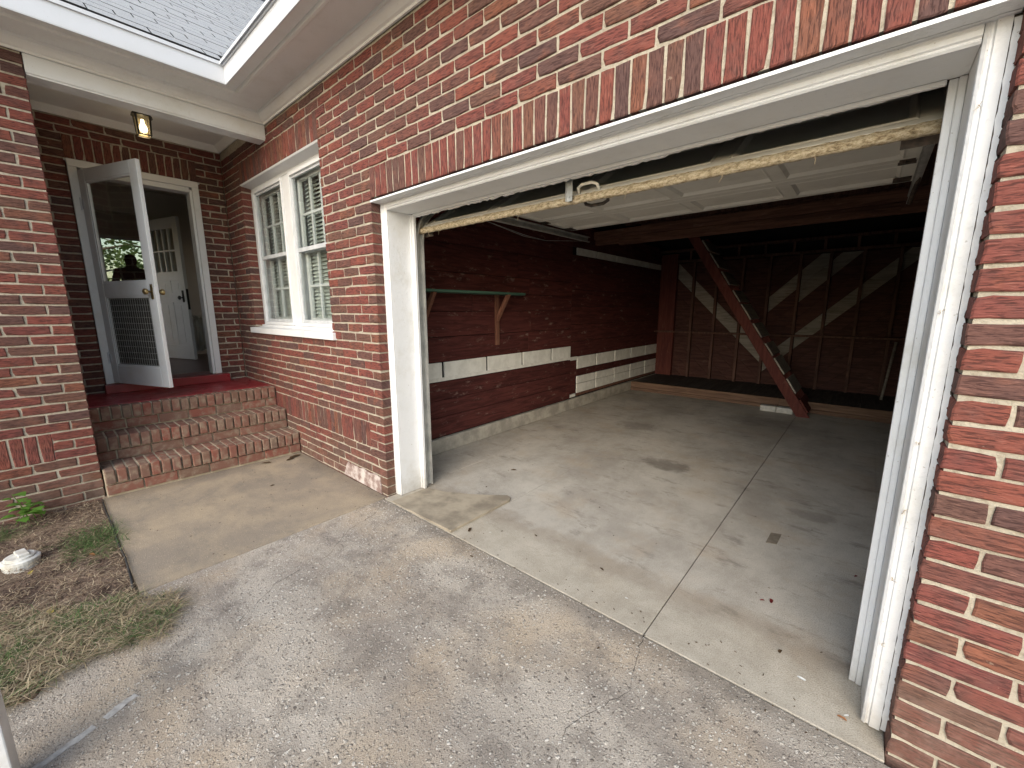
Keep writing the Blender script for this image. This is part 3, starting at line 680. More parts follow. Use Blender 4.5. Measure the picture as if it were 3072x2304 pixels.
# porch beam between wall and house corner
bm_ = box('porch_beam', (-1.815, -1.672, -1.41, -.001, 2.918, 3.24), 'white_paint', house, .004)
box('beam_trim', (-1.6715, -1.664, -1.41, -.001, 2.930, 3.042), 'white_paint', bm_, .002)
pc = box('porch_ceiling', (-2.985, -1.8155, -1.41, -.001, 3.165, 3.19), 'soffit_paint', house)
pr = [(0, 3.108), (.012, 3.108), (.018, 3.122), (.045, 3.150), (.055, 3.1645), (0, 3.1645)]
for o_, a_, b_ in (((-2.979, 0, 0), (1, 0, 0), 'y'), ((0, -.0015, 0), (0, -1, 0), 'x'), ((-1.8156, 0, 0), (-1, 0, 0), 'y')):
    m = MB(); e0, e1 = ((0, -1.41, 0), (0, -.0015, 0)) if b_ == 'y' else ((-2.978, 0, 0), (-1.816, 0, 0))
    m.sweep(pr, [(Vector(o_) + Vector(e0), a_, (0, 0, 1)), (Vector(o_) + Vector(e1), a_, (0, 0, 1))], True); obj('cornice', m, 'soffit_paint', pc, 0, False, True)
# roofs: the slope over the porch wing carries separate shingles
TP = math.tan(R(36)); ca, sa = math.cos(R(36)), math.sin(R(36))
m = MB(); RL = 7.0
m.prism([(FX + .015, -4.3, FT + .012), (FX + .015, FY, FT + .012), (FX + .015 - RL, FY + RL, FT + .012 + RL * TP), (FX + .015 - RL, -4.3, FT + .012 + RL * TP)], (0, 0, -.02))
rfo = m; m = MB(); m.prism([(FX, FY - .015, FT + .012), (4.4, FY - .015, FT + .012), (4.4, FY + RL, FT + .012 + RL * TP), (FX - RL, FY + RL, FT + .012 + RL * TP)], (0, 0, -.02))
obj('roof', m, 'fascia_metal', house, 0, False, True); rf = obj('roof', rfo, 'asphalt', house, 0, False, True)
EXP, SW = .127, .305
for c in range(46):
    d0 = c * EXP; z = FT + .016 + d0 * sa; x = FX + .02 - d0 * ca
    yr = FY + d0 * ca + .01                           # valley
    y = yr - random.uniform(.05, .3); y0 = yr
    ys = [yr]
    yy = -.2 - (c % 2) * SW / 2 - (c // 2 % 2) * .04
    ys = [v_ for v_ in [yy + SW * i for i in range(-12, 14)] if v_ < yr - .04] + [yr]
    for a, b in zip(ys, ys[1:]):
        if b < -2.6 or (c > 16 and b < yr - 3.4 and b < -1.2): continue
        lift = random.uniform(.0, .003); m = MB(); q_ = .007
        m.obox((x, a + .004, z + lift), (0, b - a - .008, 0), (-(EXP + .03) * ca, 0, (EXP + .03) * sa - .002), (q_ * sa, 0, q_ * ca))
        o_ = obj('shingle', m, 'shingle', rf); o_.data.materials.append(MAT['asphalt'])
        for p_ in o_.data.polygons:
            if p_.normal.x > .5 and p_.normal.z < .3 or abs(p_.normal.y) > .8: p_.material_index = 1  # black asphalt cut edges, also standing in for the course shadow lines

# ------------------------------------------------------------------ porch floor, steps
st = thing('porch_steps', (-1.8, -.7, 0), 'three brick steps with rowlock noses rising to the red porch floor', 'steps')
def skew(y): return .06 * (y + 1.41) / 1.41 - .06
steps = [(-1.535, .215, .105, 0.0), (-1.815, .412, .302, .205), (-2.05, .614, .504, .40)]
for si, (nx, zt, zb, zlow) in enumerate(steps):
    nxt = steps[si + 1][0] - .03 if si < 2 else -2.25
    yb = [-1.405 + .0665 * i for i in range(22)]
    m = MB(); m.prism([(nx - .034 + skew(-1.405), -1.405, zlow - .01), (nx - .034 + skew(0), -.003, zlow - .01), (-2.3, -.003, zlow - .01), (-2.3, -1.405, zlow - .01)], (0, 0, zt - .006 - zlow + .01 - .0))
    obj('mortar_bed', m, 'step_mortar', st, 0, False, True)
    rr = random.Random(si + 40)
    for i in range(21):
        y0, y1 = yb[i] + .005, min(yb[i + 1] - .005, -.004)
        if y1 - y0 < .02: continue
        x1 = nx + skew(y0) + rr.uniform(-.004, .004); dz = rr.uniform(-.003, .002); fr = .145 if i % 2 else .165
        box('brick', (x1 - fr, x1, y0, y1, zb + dz, zt + dz), 'step_brick', st, .007)
        xe = nxt + skew(y0)
        if x1 - fr - .01 - xe > .03: box('brick', (xe, x1 - fr - .009, y0 + rr.uniform(-.001, .001), y1, zb + .03, zt + dz - .002), 'step_brick', st, .004)
    y = -1.405 + (.11 if si % 2 else 0)
    if si % 2: box('brick', (nx - .2, nx - .022 + skew(y), -1.404, y - .006, zb - .082, zb - .010), 'step_brick', st, .003)
    while y < -.03:
        y1 = min(y + .2163, -.002); z0 = max(.001, zb - .085)
        box('brick', (nx - .2, nx - .020 + skew(y + .2) + rr.uniform(-.002, .002), y + .005, y1 - .005, z0, zb - .010), 'step_brick', st, .003); y += .2163
pf = struct(box('porch_floor', (-2.979, -2.205, -1.409, -.0025, .40, .6165), 'red_floor', None, .003))
box('threshold', (-2.96, -2.86, -1.225, -.19, .6175, .700), 'red_floor', house, .004)

# ------------------------------------------------------------------ front door: frame, screen door, rooms behind
df = box('door_frame', (-3.02, -2.958, DY0 + .002, DY1 - .002, DZ1 - .066, DZ1 - .002), 'white_paint', house, .004)
m = MB(); m.prism([(-2.955, DY0 - .012, DZ1 - .006), (-2.975, DY0 - .012, DZ1 - .022), (-2.99, DY0 - .012, DZ1 - .022), (-2.99, DY0 - .012, DZ1 - .0025)], (0, DY1 - DY0 + .024, 0)); obj('drip_cap', m, 'white_paint', df, 0, False, True)
for a, b in ((DY0 + .002, DY0 + .062), (DY1 - .062, DY1 - .002)): box('casing', (-3.02, -2.958, a, b, .701, DZ1 - .067), 'white_paint', df, .004)
for a, b in ((DY0 + .0625, DY0 + .085), (DY1 - .085, DY1 - .0625)): box('jamb', (-3.12, -2.975, a, b, .701, DZ1 - .09), 'white_paint', df, .003)
box('jamb', (-3.12, -2.975, DY0 + .0855, DY1 - .0855, DZ1 - .115, DZ1 - .0675), 'white_paint', df, .003)
# screen door leaf, swung out: local frame u (width), n (thickness), z
H0 = Vector((-2.950, DY0 + .058, .712)); ang = R(20.5); U = Vector((math.cos(ang), math.sin(ang), 0)); Nn = Vector((math.sin(ang), -math.cos(ang), 0))
DW, DH, DT = .845, 1.955, .032
def leaf(mb, u0, u1, z0, z1, n0=0, n1=DT): return mb.obox(H0 + U * u0 + Nn * (n0 - DT) + Vector((0, 0, z0)), U * (u1 - u0), Nn * (n1 - n0), (0, 0, z1 - z0))
m = MB(); leaf(m, 0, .095, 0, DH); leaf(m, DW - .095, DW, 0, DH); leaf(m, .0952, DW - .0952, DH - .105, DH); leaf(m, .0952, DW - .0952, 0, .175); leaf(m, .0952, DW - .0952, .83, .955)
sdr = obj('screen_door', m, 'white_paint', house, .004)
for z0, z1 in ((.175, .83), (.955, DH - .105)):
    m = MB(); q = .016
    for u0, u1, c0, c1 in ((.0955, .0955 + q, z0 + .0005, z1 - .0005), (DW - .0955 - q, DW - .0955, z0 + .0005, z1 - .0005), (.096 + q, DW - .096 - q, z0 + .0005, z0 + q), (.096 + q, DW - .096 - q, z1 - q, z1 - .0005)): leaf(m, u0, u1, c0, c1, .006, DT - .004)
    obj('stop', m, 'white_paint', sdr, .002)
leaf(m := MB(), .108, DW - .108, .965, DH - .118, .014, .017); obj('glass', m, 'door_glass', sdr)
leaf(m := MB(), .108, DW - .108, .188, .818, .010, .0105); obj('mesh', m, 'screen_mesh', sdr)
for i in range(12):                                # scalloped guard wires over the mesh
    z = .20 + .055 * i; m = MB(); m.tube([H0 + U * (.11 + (DW - .22) * q / 60) + Nn * (-DT + .020 + .003 * math.sin(q * 2.1)) + Vector((0, 0, z + .0045 * math.sin(q * math.pi / 1.6 + i))) for q in range(61)], .0014, 4); obj('guard_wire', m, 'track_metal', sdr)
for i in range(19):
    u = .125 + (DW - .25) * i / 18; m = MB(); m.tube([H0 + U * (u + .0015 * math.sin(q * 1.3 + i)) + Nn * (-DT + .0235) + Vector((0, 0, .19 + .622 * q / 10)) for q in range(11)], .0015, 4); obj('guard_wire', m, 'track_metal', sdr)
kc = H0 + U * (DW - .045) + Vector((0, 0, .865))
m = MB(); leaf(m, DW - .060, DW - .028, .800, .930, DT + .0005, DT + .004); obj('lock_plate', m, 'brass', sdr, .001)
m = MB(); m.lathe(kc, Nn, [(.009, .004), (.009, .030), (.020, .034), (.027, .046), (.026, .058), (.016, .067), (.002, .070)], 16); obj('knob', m, 'brass', sdr, 0, True, True)
m = MB(); m.lathe(kc, -Nn, [(.009, DT), (.009, DT + .030), (.020, DT + .034), (.027, DT + .046), (.026, DT + .058), (.002, DT + .07)], 16); obj('knob', m, 'brass', sdr, 0, True, True)
for z in (.20, 1.62):
    m = MB(); leaf(m, -.004, .03, z, z + .085, DT + .0005, DT + .003); m.tube([H0 + U * -.006 + Nn * .006 + Vector((0, 0, z - .01)), H0 + U * -.006 + Nn * .006 + Vector((0, 0, z + .1))], .006, 8); obj('hinge', m, 'fascia_metal', sdr, 0, False, True)
# hall and room
hall = MB(); FLZ = .715
hall.box(-8.2, -3.125, -2.6, .62, FLZ - .05, FLZ); hm = obj('room_floor', hall, 'room_floor', house)
m = MB(); m.box(-8.2, -3.125, -2.6, .62, 3.12, 3.16); m.box(-8.2, -3.125, .60, .65, FLZ, 3.12); m.box(-8.2, -5.0, -2.65, -2.6, FLZ, 3.12); m.box(-4.4, -3.125, -2.65, -2.6, FLZ, 3.12); m.box(-5.0, -4.4, -2.65, -2.6, FLZ, 1.9); m.box(-5.0, -4.4, -2.65, -2.6, 2.6, 3.12)  # gap in the left wall: added opening, out of view, to light the hall
m.box(-3.125, -3.101, -2.6, DY0 + .06, FLZ, 3.12); m.box(-3.125, -3.101, DY1 - .06, .6, FLZ, 3.12); m.box(-3.125, -3.101, DY0 + .06, DY1 - .06, DZ1 - .06, 3.12)
m.box(-5.62, -5.55, -.27, .6, FLZ, 3.12); m.box(-5.62, -5.55, -2.6, -1.30, FLZ, 3.12); m.box(-5.62, -5.55, -1.30, -.27, 2.78, 3.12)
WY0, WY1, WZa, WZb = -.70, .25, 1.62, 2.655
m.box(-7.30, -7.22, -2.6, WY0, FLZ, 3.12); m.box(-7.30, -7.22, WY1, .6, FLZ, 3.12); m.box(-7.30, -7.22, WY0, WY1, FLZ, WZa); m.box(-7.30, -7.22, WY0, WY1, WZb, 3.12)
obj('room_wall', m, 'plaster', house)
m = MB(); q = .045
for a, b, c, d in ((WY0, WY0 + q, WZa, WZb), (WY1 - q, WY1, WZa, WZb), (WY0 + q, WY1 - q, WZb - q, WZb), (WY0 + q, WY1 - q, WZa, WZa + q)): m.box(-7.27, -7.24, a, b, c, d)
rw = obj('window', m, 'white_paint', house); box('pane', (-7.258, -7.254, WY0 + .04, WY1 - .04, WZa + .04, WZb - .04), 'window_glass', rw)
# inner panelled door leaf
Q0, Q1 = Vector((-5.28, -.34, .725)), Vector((-4.55, -.12, .725)); dv = (Q1 - Q0); LW = dv.length; dv = dv.normalized(); dn = Vector((dv.y, -dv.x, 0))
def il(mb, u0, u1, z0, z1, n0, n1): return mb.obox(Q0 + dv * u0 + dn * n0 + Vector((0, 0, z0)), dv * (u1 - u0), dn * (n1 - n0), (0, 0, z1 - z0))
m = MB(); LH = 1.93
for u0, u1, z0, z1 in ((0, .12, 0, LH), (LW - .12, LW, 0, LH), (LW / 2 - .05, LW / 2 + .05, .2, .80), (LW / 2 - .05, LW / 2 + .05, .93, 1.10), (.12, LW - .12, 0, .2), (.12, LW - .12, .80, .93), (.12, LW - .12, 1.10, 1.22), (.12, LW - .12, LH - .14, LH)): il(m, u0, u1, z0, z1, 0, .04)
idr = obj('inner_door', m, 'white_paint', house, .003)
for u0, u1, z0, z1 in ((.12, LW / 2 - .05, .2, .80), (LW / 2 + .05, LW - .12, .2, .80), (.12, LW / 2 - .05, .93, 1.10), (LW / 2 + .05, LW - .12, .93, 1.10)):
    m = MB(); il(m, u0, u1, z0, z1, .008, .028); il(m, u0 + .04, u1 - .04, z0 + .04, z1 - .04, .0285, .036); obj('panel', m, 'white_paint', idr, .002)
for i in (1, 2, 3):
    m = MB(); u = .12 + (LW - .24) * i / 4; il(m, u - .012, u + .012, 1.22, LH - .14, .006, .036); obj('muntin', m, 'white_paint', idr, .002)
m = MB(); il(m, .12, LW - .12, 1.49, 1.51, .008, .034); obj('muntin', m, 'white_paint', idr, .002)
il(m := MB(), .12, LW - .12, 1.22, LH - .14, .018, .021); obj('pane', m, 'door_glass', idr)
m = MB(); il(m, LW + .0005, LW + .004, .70, .98, .006, .034); il(m, LW - .085, LW - .045, .80, .96, .0405, .045); obj('lock', m, 'black_metal', idr)
m = MB(); m.lathe(Q0 + dv * (LW - .065) + dn * .045 + Vector((0, 0, .86)), dn, [(.010, 0), (.010, .03), (.026, .036), (.028, .05), (.012, .062)], 12); obj('knob', m, 'black_metal', idr, 0, True, True)
# radiator in the hall
ra = thing('radiator', (-5.2, .1, FLZ), 'white cast iron radiator seen through the open front door', 'radiator')
for i in range(8):
    y = -.02 + .062 * i; m = MB()
    for xx in (-5.38, -5.32, -5.26): m.tube([(xx, y, FLZ + .09), (xx, y, FLZ + .56)], .018, 8)
    m.tube([(-5.39, y, FLZ + .57), (-5.32, y, FLZ + .60), (-5.25, y, FLZ + .57)], .022, 8); m.tube([(-5.39, y, FLZ + .09), (-5.25, y, FLZ + .09)], .024, 8)
    if i in (0, 7): m.tube([(-5.38, y, FLZ + .001), (-5.38, y, FLZ + .09)], [.022, .014], 8); m.tube([(-5.26, y, FLZ + .001), (-5.26, y, FLZ + .09)], [.022, .014], 8)
    obj('column', m, 'radiator_paint', ra, 0, True)
# person standing indoors
def person(loc, face, h):
    k = h / 1.72; J = {}
    pts = {'pel': (0, 0, .95, .15, .12), 'sp': (0, 0, 1.12, .14, .11), 'ch': (0, 0, 1.32, .18, .12), 'nk': (0, .0, 1.47, .06, .06), 'hb': (0, -.01, 1.54, .075, .08), 'hc': (0, -.015, 1.62, .078, .095), 'ht': (0, -.01, 1.70, .05, .06)}
    for s in (-1, 1):
        n = 'l' if s < 0 else 'r'
        pts.update({n + 'sh': (s * .19, 0, 1.40, .065, .065), n + 'el': (s * .25, .03, 1.12, .045, .045), n + 'wr': (s * .23, -.06, .90, .03, .03), n + 'ha': (s * .225, -.08, .82, .035, .02),
                    n + 'hp': (s * .09, 0, .88, .10, .10), n + 'kn': (s * .10, -.01, .48, .065, .065), n + 'an': (s * .10, .02, .09, .045, .045), n + 'to': (s * .11, -.13, .04, .045, .03)})
    ed = [('pel', 'sp'), ('sp', 'ch'), ('ch', 'nk'), ('nk', 'hb'), ('hb', 'hc'), ('hc', 'ht')] + [(a + c, b + c2) if False else (x, y) for s in 'lr' for x, y in (('ch', s + 'sh'), (s + 'sh', s + 'el'), (s + 'el', s + 'wr'), (s + 'wr', s + 'ha'), ('pel', s + 'hp'), (s + 'hp', s + 'kn'), (s + 'kn', s + 'an'), (s + 'an', s + 'to'))]
    names = list(pts); rot = Matrix.Rotation(face, 3, 'Z')
    vs = [rot @ Vector(pts[n][:3]) * k + Vector(loc) for n in names]
    me = bpy.data.meshes.new('person'); me.from_pydata(vs, [(names.index(a), names.index(b)) for a, b in ed], []); me.materials.append(MAT['dark_cloth'])
    o = put('person', me); md = o.modifiers.new('skin', 'SKIN')
    for i, n in enumerate(names): me.skin_vertices[0].data[i].radius = (pts[n][3] * k, pts[n][4] * k); me.skin_vertices[0].data[i].use_root = (n == 'pel')
    su = o.modifiers.new('sub', 'SUBSURF'); su.levels = 2; su.render_levels = 2
    return o
pe = person((-6.35, -.44, FLZ), R(90), 1.60); tag(pe, 'person in dark clothes indoors, a silhouette against the bright far window', 'person')

# ------------------------------------------------------------------ porch light
pl = thing('porch_light', (-2.35, -.735, 3.165), 'black lantern with a lit bulb hanging from the porch ceiling', 'lamp')
lx, ly, lz = -2.35, -.735, 3.164
m = MB(); m.lathe((lx, ly, lz), (0, 0, -1), [(.05, .0), (.05, .012), (.02, .02), (.014, .05), (.03, .055), (.045, .075)], 14); obj('canopy', m, 'black_metal', pl, 0, True, True)
m = MB(); z0, z1 = lz - .245, lz - .085; a, b = .047, .060
for sx_, sy_ in ((-1, -1), (1, -1), (1, 1), (-1, 1)): m.tube([(lx + sx_ * a * .85, ly + sy_ * a * .85, z0), (lx + sx_ * b * .8, ly + sy_ * b * .8, z1)], .008, 6)
for zz, w_ in ((z0, a * .85), (z1, b * .8)):
    for q in range(4):
        c4 = [(-1, -1), (1, -1), (1, 1), (-1, 1)]; p, p2 = c4[q], c4[(q + 1) % 4]; m.tube([(lx + p[0] * w_, ly + p[1] * w_, zz), (lx + p2[0] * w_, ly + p2[1] * w_, zz)], .006, 6)
m.lathe((lx, ly, z1 - .012), (0, 0, 1), [(.074, 0), (.070, .018), (.05, .04), (.028, .06)], 12)
obj('cage', m, 'black_metal', pl, 0, False, True)
m = MB(); m.lathe((lx, ly, z1 - .03), (0, 0, -1), [(.012, 0), (.014, .03), (.028, .06), (.03, .08), (.02, .1), (.002, .108)], 14); obj('bulb', m, 'bulb', pl, 0, True, True)
for q in range(4):
    c4 = [(-1, -1), (1, -1), (1, 1), (-1, 1)]; p, p2 = c4[q], c4[(q + 1) % 4]
    m = MB(); m.add([(lx + p[0] * a * .84, ly + p[1] * a * .84, z0), (lx + p2[0] * a * .84, ly + p2[1] * a * .84, z0), (lx + p2[0] * b * .79, ly + p2[1] * b * .79, z1), (lx + p[0] * b * .79, ly + p[1] * b * .79, z1)], [(0, 1, 2, 3)]); obj('pane', m, 'lit_glass', pl)
ld = bpy.data.lights.new('bulb_light', 'POINT'); ld.energy = .5; ld.color = (1, .75, .42); ld.shadow_soft_size = .03
lo = bpy.data.objects.new('bulb_light', ld); COL.objects.link(lo); lo.location = (lx, ly, z0 - .03)

# ------------------------------------------------------------------ garage door, raised
DX0, DX1 = .064, 2.758
gd = thing('garage_door_root', (1.4, .36, 1.96), 'x', 'y'); del gd['label'], gd['category']
gd.name = 'garage_door'; PINV['garage_door'] = PINV.pop('garage_door_root') if 'garage_door_root' in PINV else Matrix.Identity(4)
gd.parent = house; PINV[gd.name] = Matrix.Translation(-Vector((1.4, .36, 1.96)))
def section(p0, p1, first):
    """one section between two (y,z) points along the door; the inner face looks down"""
    p0, p1 = Vector((0, *p0)), Vector((0, *p1)); d = (p1 - p0); L = d.length; d = d.normalized(); nn = Vector((0, -d.z, d.y))   # nn: outer face
    T = .034; px = [DX0 + .055 + (DX1 - DX0 - .055) * i / 4 for i in range(5)]; sw = .07
    def bx(mb, x0, x1, s0, s1, n0, n1): return mb.obox(p0 + Vector((x0, 0, 0)) + d * s0 + nn * n0, (x1 - x0, 0, 0), d * (s1 - s0), nn * (n1 - n0))
    r0, r1 = (.085, .07); m = MB()
    bx(m, DX0, DX1, .03 if first else .002, r0, 0, T); bx(m, DX0, DX1, L - r1, L - .002, 0, T)
    ed = [DX0 + (DX1 - DX0) * i / 4 for i in range(5)]
    for i, e in enumerate(ed):
        a = e - sw / 2 if 0 < i < 4 else (DX0 if i == 0 else DX1 - sw * .9); b = e + sw / 2 if 0 < i < 4 else (DX0 + sw * .9 if i == 0 else DX1)
        bx(m, a, b, r0, L - r1, .0003, T - .0003)
    o = obj('section', m, 'door_paint', gd, .003, False, True)
    for i in range(4):
        a = ed[i] + (sw / 2 if i else sw * .9); b = ed[i + 1] - (sw / 2 if i < 3 else sw * .9); m = MB(); e = .016; f_ = .026
        def P(x, s, n): return p0 + Vector((x, 0, 0)) + d * s + nn * n
        for n_out, n_in, sg in ((.001, e, 1), (T - .001, T - e, -1)):
            c0 = [P(a, r0, n_out), P(b, r0, n_out), P(b, L - r1, n_out), P(a, L - r1, n_out)]
            c1 = [P(a + f_, r0 + f_, n_in), P(b - f_, r0 + f_, n_in), P(b - f_, L - r1 - f_, n_in), P(a + f_, L - r1 - f_, n_in)]
            c15 = [P(a + .008, r0 + .008, n_out - sg * .004), P(b - .008, r0 + .008, n_out - sg * .004), P(b - .008, L - r1 - .008, n_out - sg * .004), P(a + .008, L - r1 - .008, n_out - sg * .004)]
            vs = c0 + c15 + c1; fs = [(q, (q + 1) % 4, 4 + (q + 1) % 4, 4 + q) for q in range(4)] + [(4 + q, 4 + (q + 1) % 4, 8 + (q + 1) % 4, 8 + q) for q in range(4)] + [(8, 9, 10, 11)]
            if sg < 0: fs = [f[::-1] for f in fs]
            m.add(vs, fs)
        obj('panel', m, 'door_paint', gd)
    return p0, d, nn, L
path = [(.352, 1.962), (.797, 2.250), (1.325, 2.262), (1.852, 2.262), (2.382, 2.258)]
secs = [section(path[i], path[i + 1], i == 0) for i in range(4)]
p0, d, nn, L = secs[0]
m = MB(); N = 140; rr = random.Random(2)           # swollen, rotted bottom edge
for i in range(N + 1):
    x = DX0 - .004 + (DX1 - DX0 + .008) * i / N; c = p0 + Vector((x, 0, 0))
    ring = [(.028, .0), (.004, -.002), (-.004, .005), (-.005, .014), (-.003, .024), (.006, .031), (.028, .0345)]
    m.v += [tuple(c + d * (s + rr.uniform(-.0022, .0022)) + nn * (t_ + rr.uniform(-.002, .002))) for s, t_ in ring]
for i in range(N):
    for j in range(6): a = i * 7 + j; m.f.append((a, a + 7, a + 8, a + 1))
obj('bottom_edge', m, 'rotted_edge', gd, 0, True, True)
for i in range(7):                                  # cobweb threads and paint flakes hanging from the edge
    x = DX0 + [.05, .11, .22, .95, 1.62, 2.05, 2.36][i]; c = p0 + Vector((x, -.005, .004)); m = MB()
    m.tube([c, c + Vector((rr.uniform(-.006, .006), 0, -.012)), c + Vector((rr.uniform(-.012, .012), 0, -.022 - rr.uniform(0, .016)))], [.0018, .0014, .0008], 4); obj('cobweb', m, 'straw', gd)
# lock strap, outside pull handle and inside lift handle
hx = 1.385
m = MB(); m.box(hx - .018, hx + .018, .3165, .3195, 1.972, 2.085); m.box(hx - .018, hx - .015, .308, .3164, 1.972, 2.085); m.tube([(hx, .3166, 2.055), (hx, .312, 2.055)], .006, 8); m.tube([(hx, .3166, 1.995), (hx, .312, 1.995)], .006, 8); obj('lock_strap', m, 'galvanised', gd, 0, False, True)
c = p0 + Vector((hx + .085, 0, 0)) + d * .045 + nn * .035
m = MB(); m.tube([c + Vector((-.06, 0, 0)), c + Vector((-.055, 0, 0)) + nn * .030, c + Vector((-.03, 0, 0)) + nn * .042, c + Vector((.03, 0, 0)) + nn * .042, c + Vector((.055, 0, 0)) + nn * .030, c + Vector((.06, 0, 0))], .008, 8); obj('handle', m, 'door_paint', gd, 0, True)
c = p0 + Vector((hx + .10, 0, 0)) + d * .06
m = MB(); m.tube([c + Vector((-.065, 0, 0)), c + Vector((-.06, 0, 0)) - nn * .030, c + Vector((-.03, 0, 0)) - nn * .042, c + Vector((.04, 0, 0)) - nn * .042, c + Vector((.07, 0, 0)) - nn * .03, c + Vector((.075, 0, 0))], .009, 8); obj('handle', m, 'rust_metal', gd, 0, True)
for (si, xs) in ((1, (1.62, DX0 + .04, DX1 - .05)), (2, (1.80, DX0 + .04, DX1 - .05)), (3, (DX0 + .04, DX1 - .05))):   # hinges under the sections
    q0, qd, qn, qL = secs[si]
    for x in xs:
        m = MB(); m.obox(q0 + Vector((x - .035, 0, 0)) - qd * .045 - qn * .006, (.07, 0, 0), qd * .09, qn * .0055); m.tube([q0 + Vector((x - .04, 0, 0)) - qn * .010, q0 + Vector((x + .04, 0, 0)) - qn * .010], .009, 8)
        m.obox(q0 + Vector((x - .02, 0, 0)) - qd * .04 - qn * .02, (.012, 0, 0), qd * .03, qn * .014); obj('hinge', m, 'rust_metal', gd, 0, False, True)
for x0 in (DX0 + .003, DX1 - .10):                  # end brackets at the bottom corners and the top
    m = MB(); m.obox(p0 + Vector((x0, 0, 0)) + d * .03 - nn * .006, (.097, 0, 0), d * .10, nn * .0055); m.obox(p0 + Vector((x0, 0, 0)) + d * .03 - nn * .04, (.097, 0, 0), d * .004, nn * .034); obj('corner_bracket', m, 'rust_metal', gd, 0, False, True)
    q0, qd, qn, qL = secs[3]
    m = MB(); m.obox(q0 + Vector((x0, 0, 0)) + qd * (qL - .16) - qn * .006, (.09, 0, 0), qd * .12, qn * .0055); obj('corner_bracket', m, 'rust_metal', gd, 0, False, True)
# tracks: C channel, vertical leg, curve, horizontal leg
def track(xc, sg):
    prof = [(.012, -.026), (.012, -.020), (.016, -.020), (.016, -.030), (.0, -.030), (-.016, -.026), (-.016, .026), (.0, .030), (.016, .030), (.016, .020), (.012, .020), (.012, .026), (.0, .026), (-.012, .022), (-.012, -.022), (.0, -.026)]
    r_ = .30; yc, zc = .335, 1.90; pth = []
    for z in (.01, .6, 1.2, zc): pth.append(((xc, yc, z), (sg, 0, 0), (0, 1, 0)))
    for i in range(1, 9):
        t = math.pi / 2 * i / 8; pth.append(((xc, yc + r_ * (1 - math.cos(t)), zc + r_ * math.sin(t)), (sg, 0, 0), (0, math.cos(t), math.sin(t)) if False else (0, math.cos(t), -math.sin(t))))
    pth.append(((xc, 2.75, zc + r_ + .01), (sg, 0, 0), (0, 0, -1)))
    m = MB(); m.sweep(prof, pth, True); return m
obj('track', track(.074, 1), 'track_metal', gd, 0, False, True)
obj('track', track(DX1 + .012, -1), 'track_metal', gd, 0, False, True)
for x in (DX0 - .03, DX1 + .05):                    # lift springs and cables above the tracks
    m = MB(); m.tube([(x, .55 + i * .006, 2.30 + .018 * math.sin(i * 1.5)) for i in range(180)], .012, 5); obj('spring', m, 'black_metal', gd)
m = MB(); m.tube([(DX0 - .02, 1.05, 2.17), (DX0 - .02, 1.6, 2.12), (DX0 - .025, 1.95, 2.11), (DX0 - .03, 2.75, 2.20)], .0025, 5); m.tube([(DX0 - .02, 1.05, 2.17), (DX0 + .01, 1.55, 2.10), (DX0 - .025, 1.95, 2.11)], .0022, 5); obj('cable', m, 'galvanised', gd)
m = MB(); m.tube([(DX1 + .03, .45, 2.30), (DX1 + .02, 1.5, 2.21), (DX1 + .01, 2.6, 2.16)], .014, 8); obj('side_bar', m, 'rust_metal', gd)

# ------------------------------------------------------------------ garage interior
XL, XR, YB, ZC = -.47, 3.32, 6.46, 2.74
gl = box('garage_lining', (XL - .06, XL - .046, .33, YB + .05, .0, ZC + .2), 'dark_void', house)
cb = box('curb', (XL - .03, XL + .022, .341, YB, .0005, .150), 'curb_concrete', house, .01)
slots = [.335, .975, 1.595, 2.205, 2.81, 3.263]
zrow = [.160, .345, .53, .715]
def plank(y0, y1, z0, z1, x, mat, nm='plank'): return box(nm, (x - .02, x, y0 + .002, y1 - .002, z0 + .003, z1 - .003), mat, gl, .002)
Yj = 3.268
for z0, z1 in ((.160, .36), (.36, .535), (.535, .718)): plank(.345, Yj, z0, z1, XL + random.uniform(-.002, .002), 'red_plank')
z = .910
for hgt in (.245, .245, .19, .185, .265, .20, .25, .24):
    cut = random.uniform(1.2, 2.4); plank(.345, cut, z, z + hgt, XL + random.uniform(-.004, .004), 'red_plank'); plank(cut, Yj, z, z + hgt, XL + random.uniform(-.004, .004), 'red_plank'); z += hgt
for a, b in zip(slots, slots[1:]):                   # white boards with notches for dark cleats
    a0 = a + (.018 if a > .4 else .01); b0 = b - (.018 if b < 3.2 else .0)
    box('white_board', (XL - .018, XL + .001, a0, b0, .757, .908), 'white_board', gl, .001)
box('white_board', (XL - .0185, XL + .0005, .345, Yj - .001, .722, .756), 'white_board', gl, .001)
X2 = XL - .022
v2 = [3.468, 4.03, 4.645, 5.255, 5.885, 6.44]
for a, b in zip(v2, v2[1:]):
    for z0, z1 in ((.565, .742), (.345, .455), (.205, .340)): box('white_board', (X2 - .018, X2 + .001, a + .022, b - .016, z0 + .002, z1), 'white_board', gl, .001)
    plank(a, b, .458, .563, X2 - .003, 'red_plank')
box('white_board', (X2 - .018, X2 + .002, Yj + .002, 3.475, .70, .75), 'white_board', gl); box('white_board', (X2 - .018, X2 + .002, Yj + .002, 3.45, .165, .205), 'white_board', gl)
plank(Yj, 3.46, .21, .70, X2 - .002, 'red_plank'); plank(Yj, 6.44, .160, .203, X2 - .004, 'raw_plank')
z = .748
for hgt in (.22, .24, .25, .23, .24, .22): plank(Yj, 6.44, z, z + hgt, X2 + random.uniform(-.003, .003), 'red_plank'); z += hgt
for a, b in zip([3.40, 3.968, 4.583, 5.203, 5.80], [3.968, 4.583, 5.203, 5.80, 6.44]): box('white_board', (X2 - .018, X2 + .002, a + .016, b - .016, z + .006, z + .10), 'white_board', gl, .001)
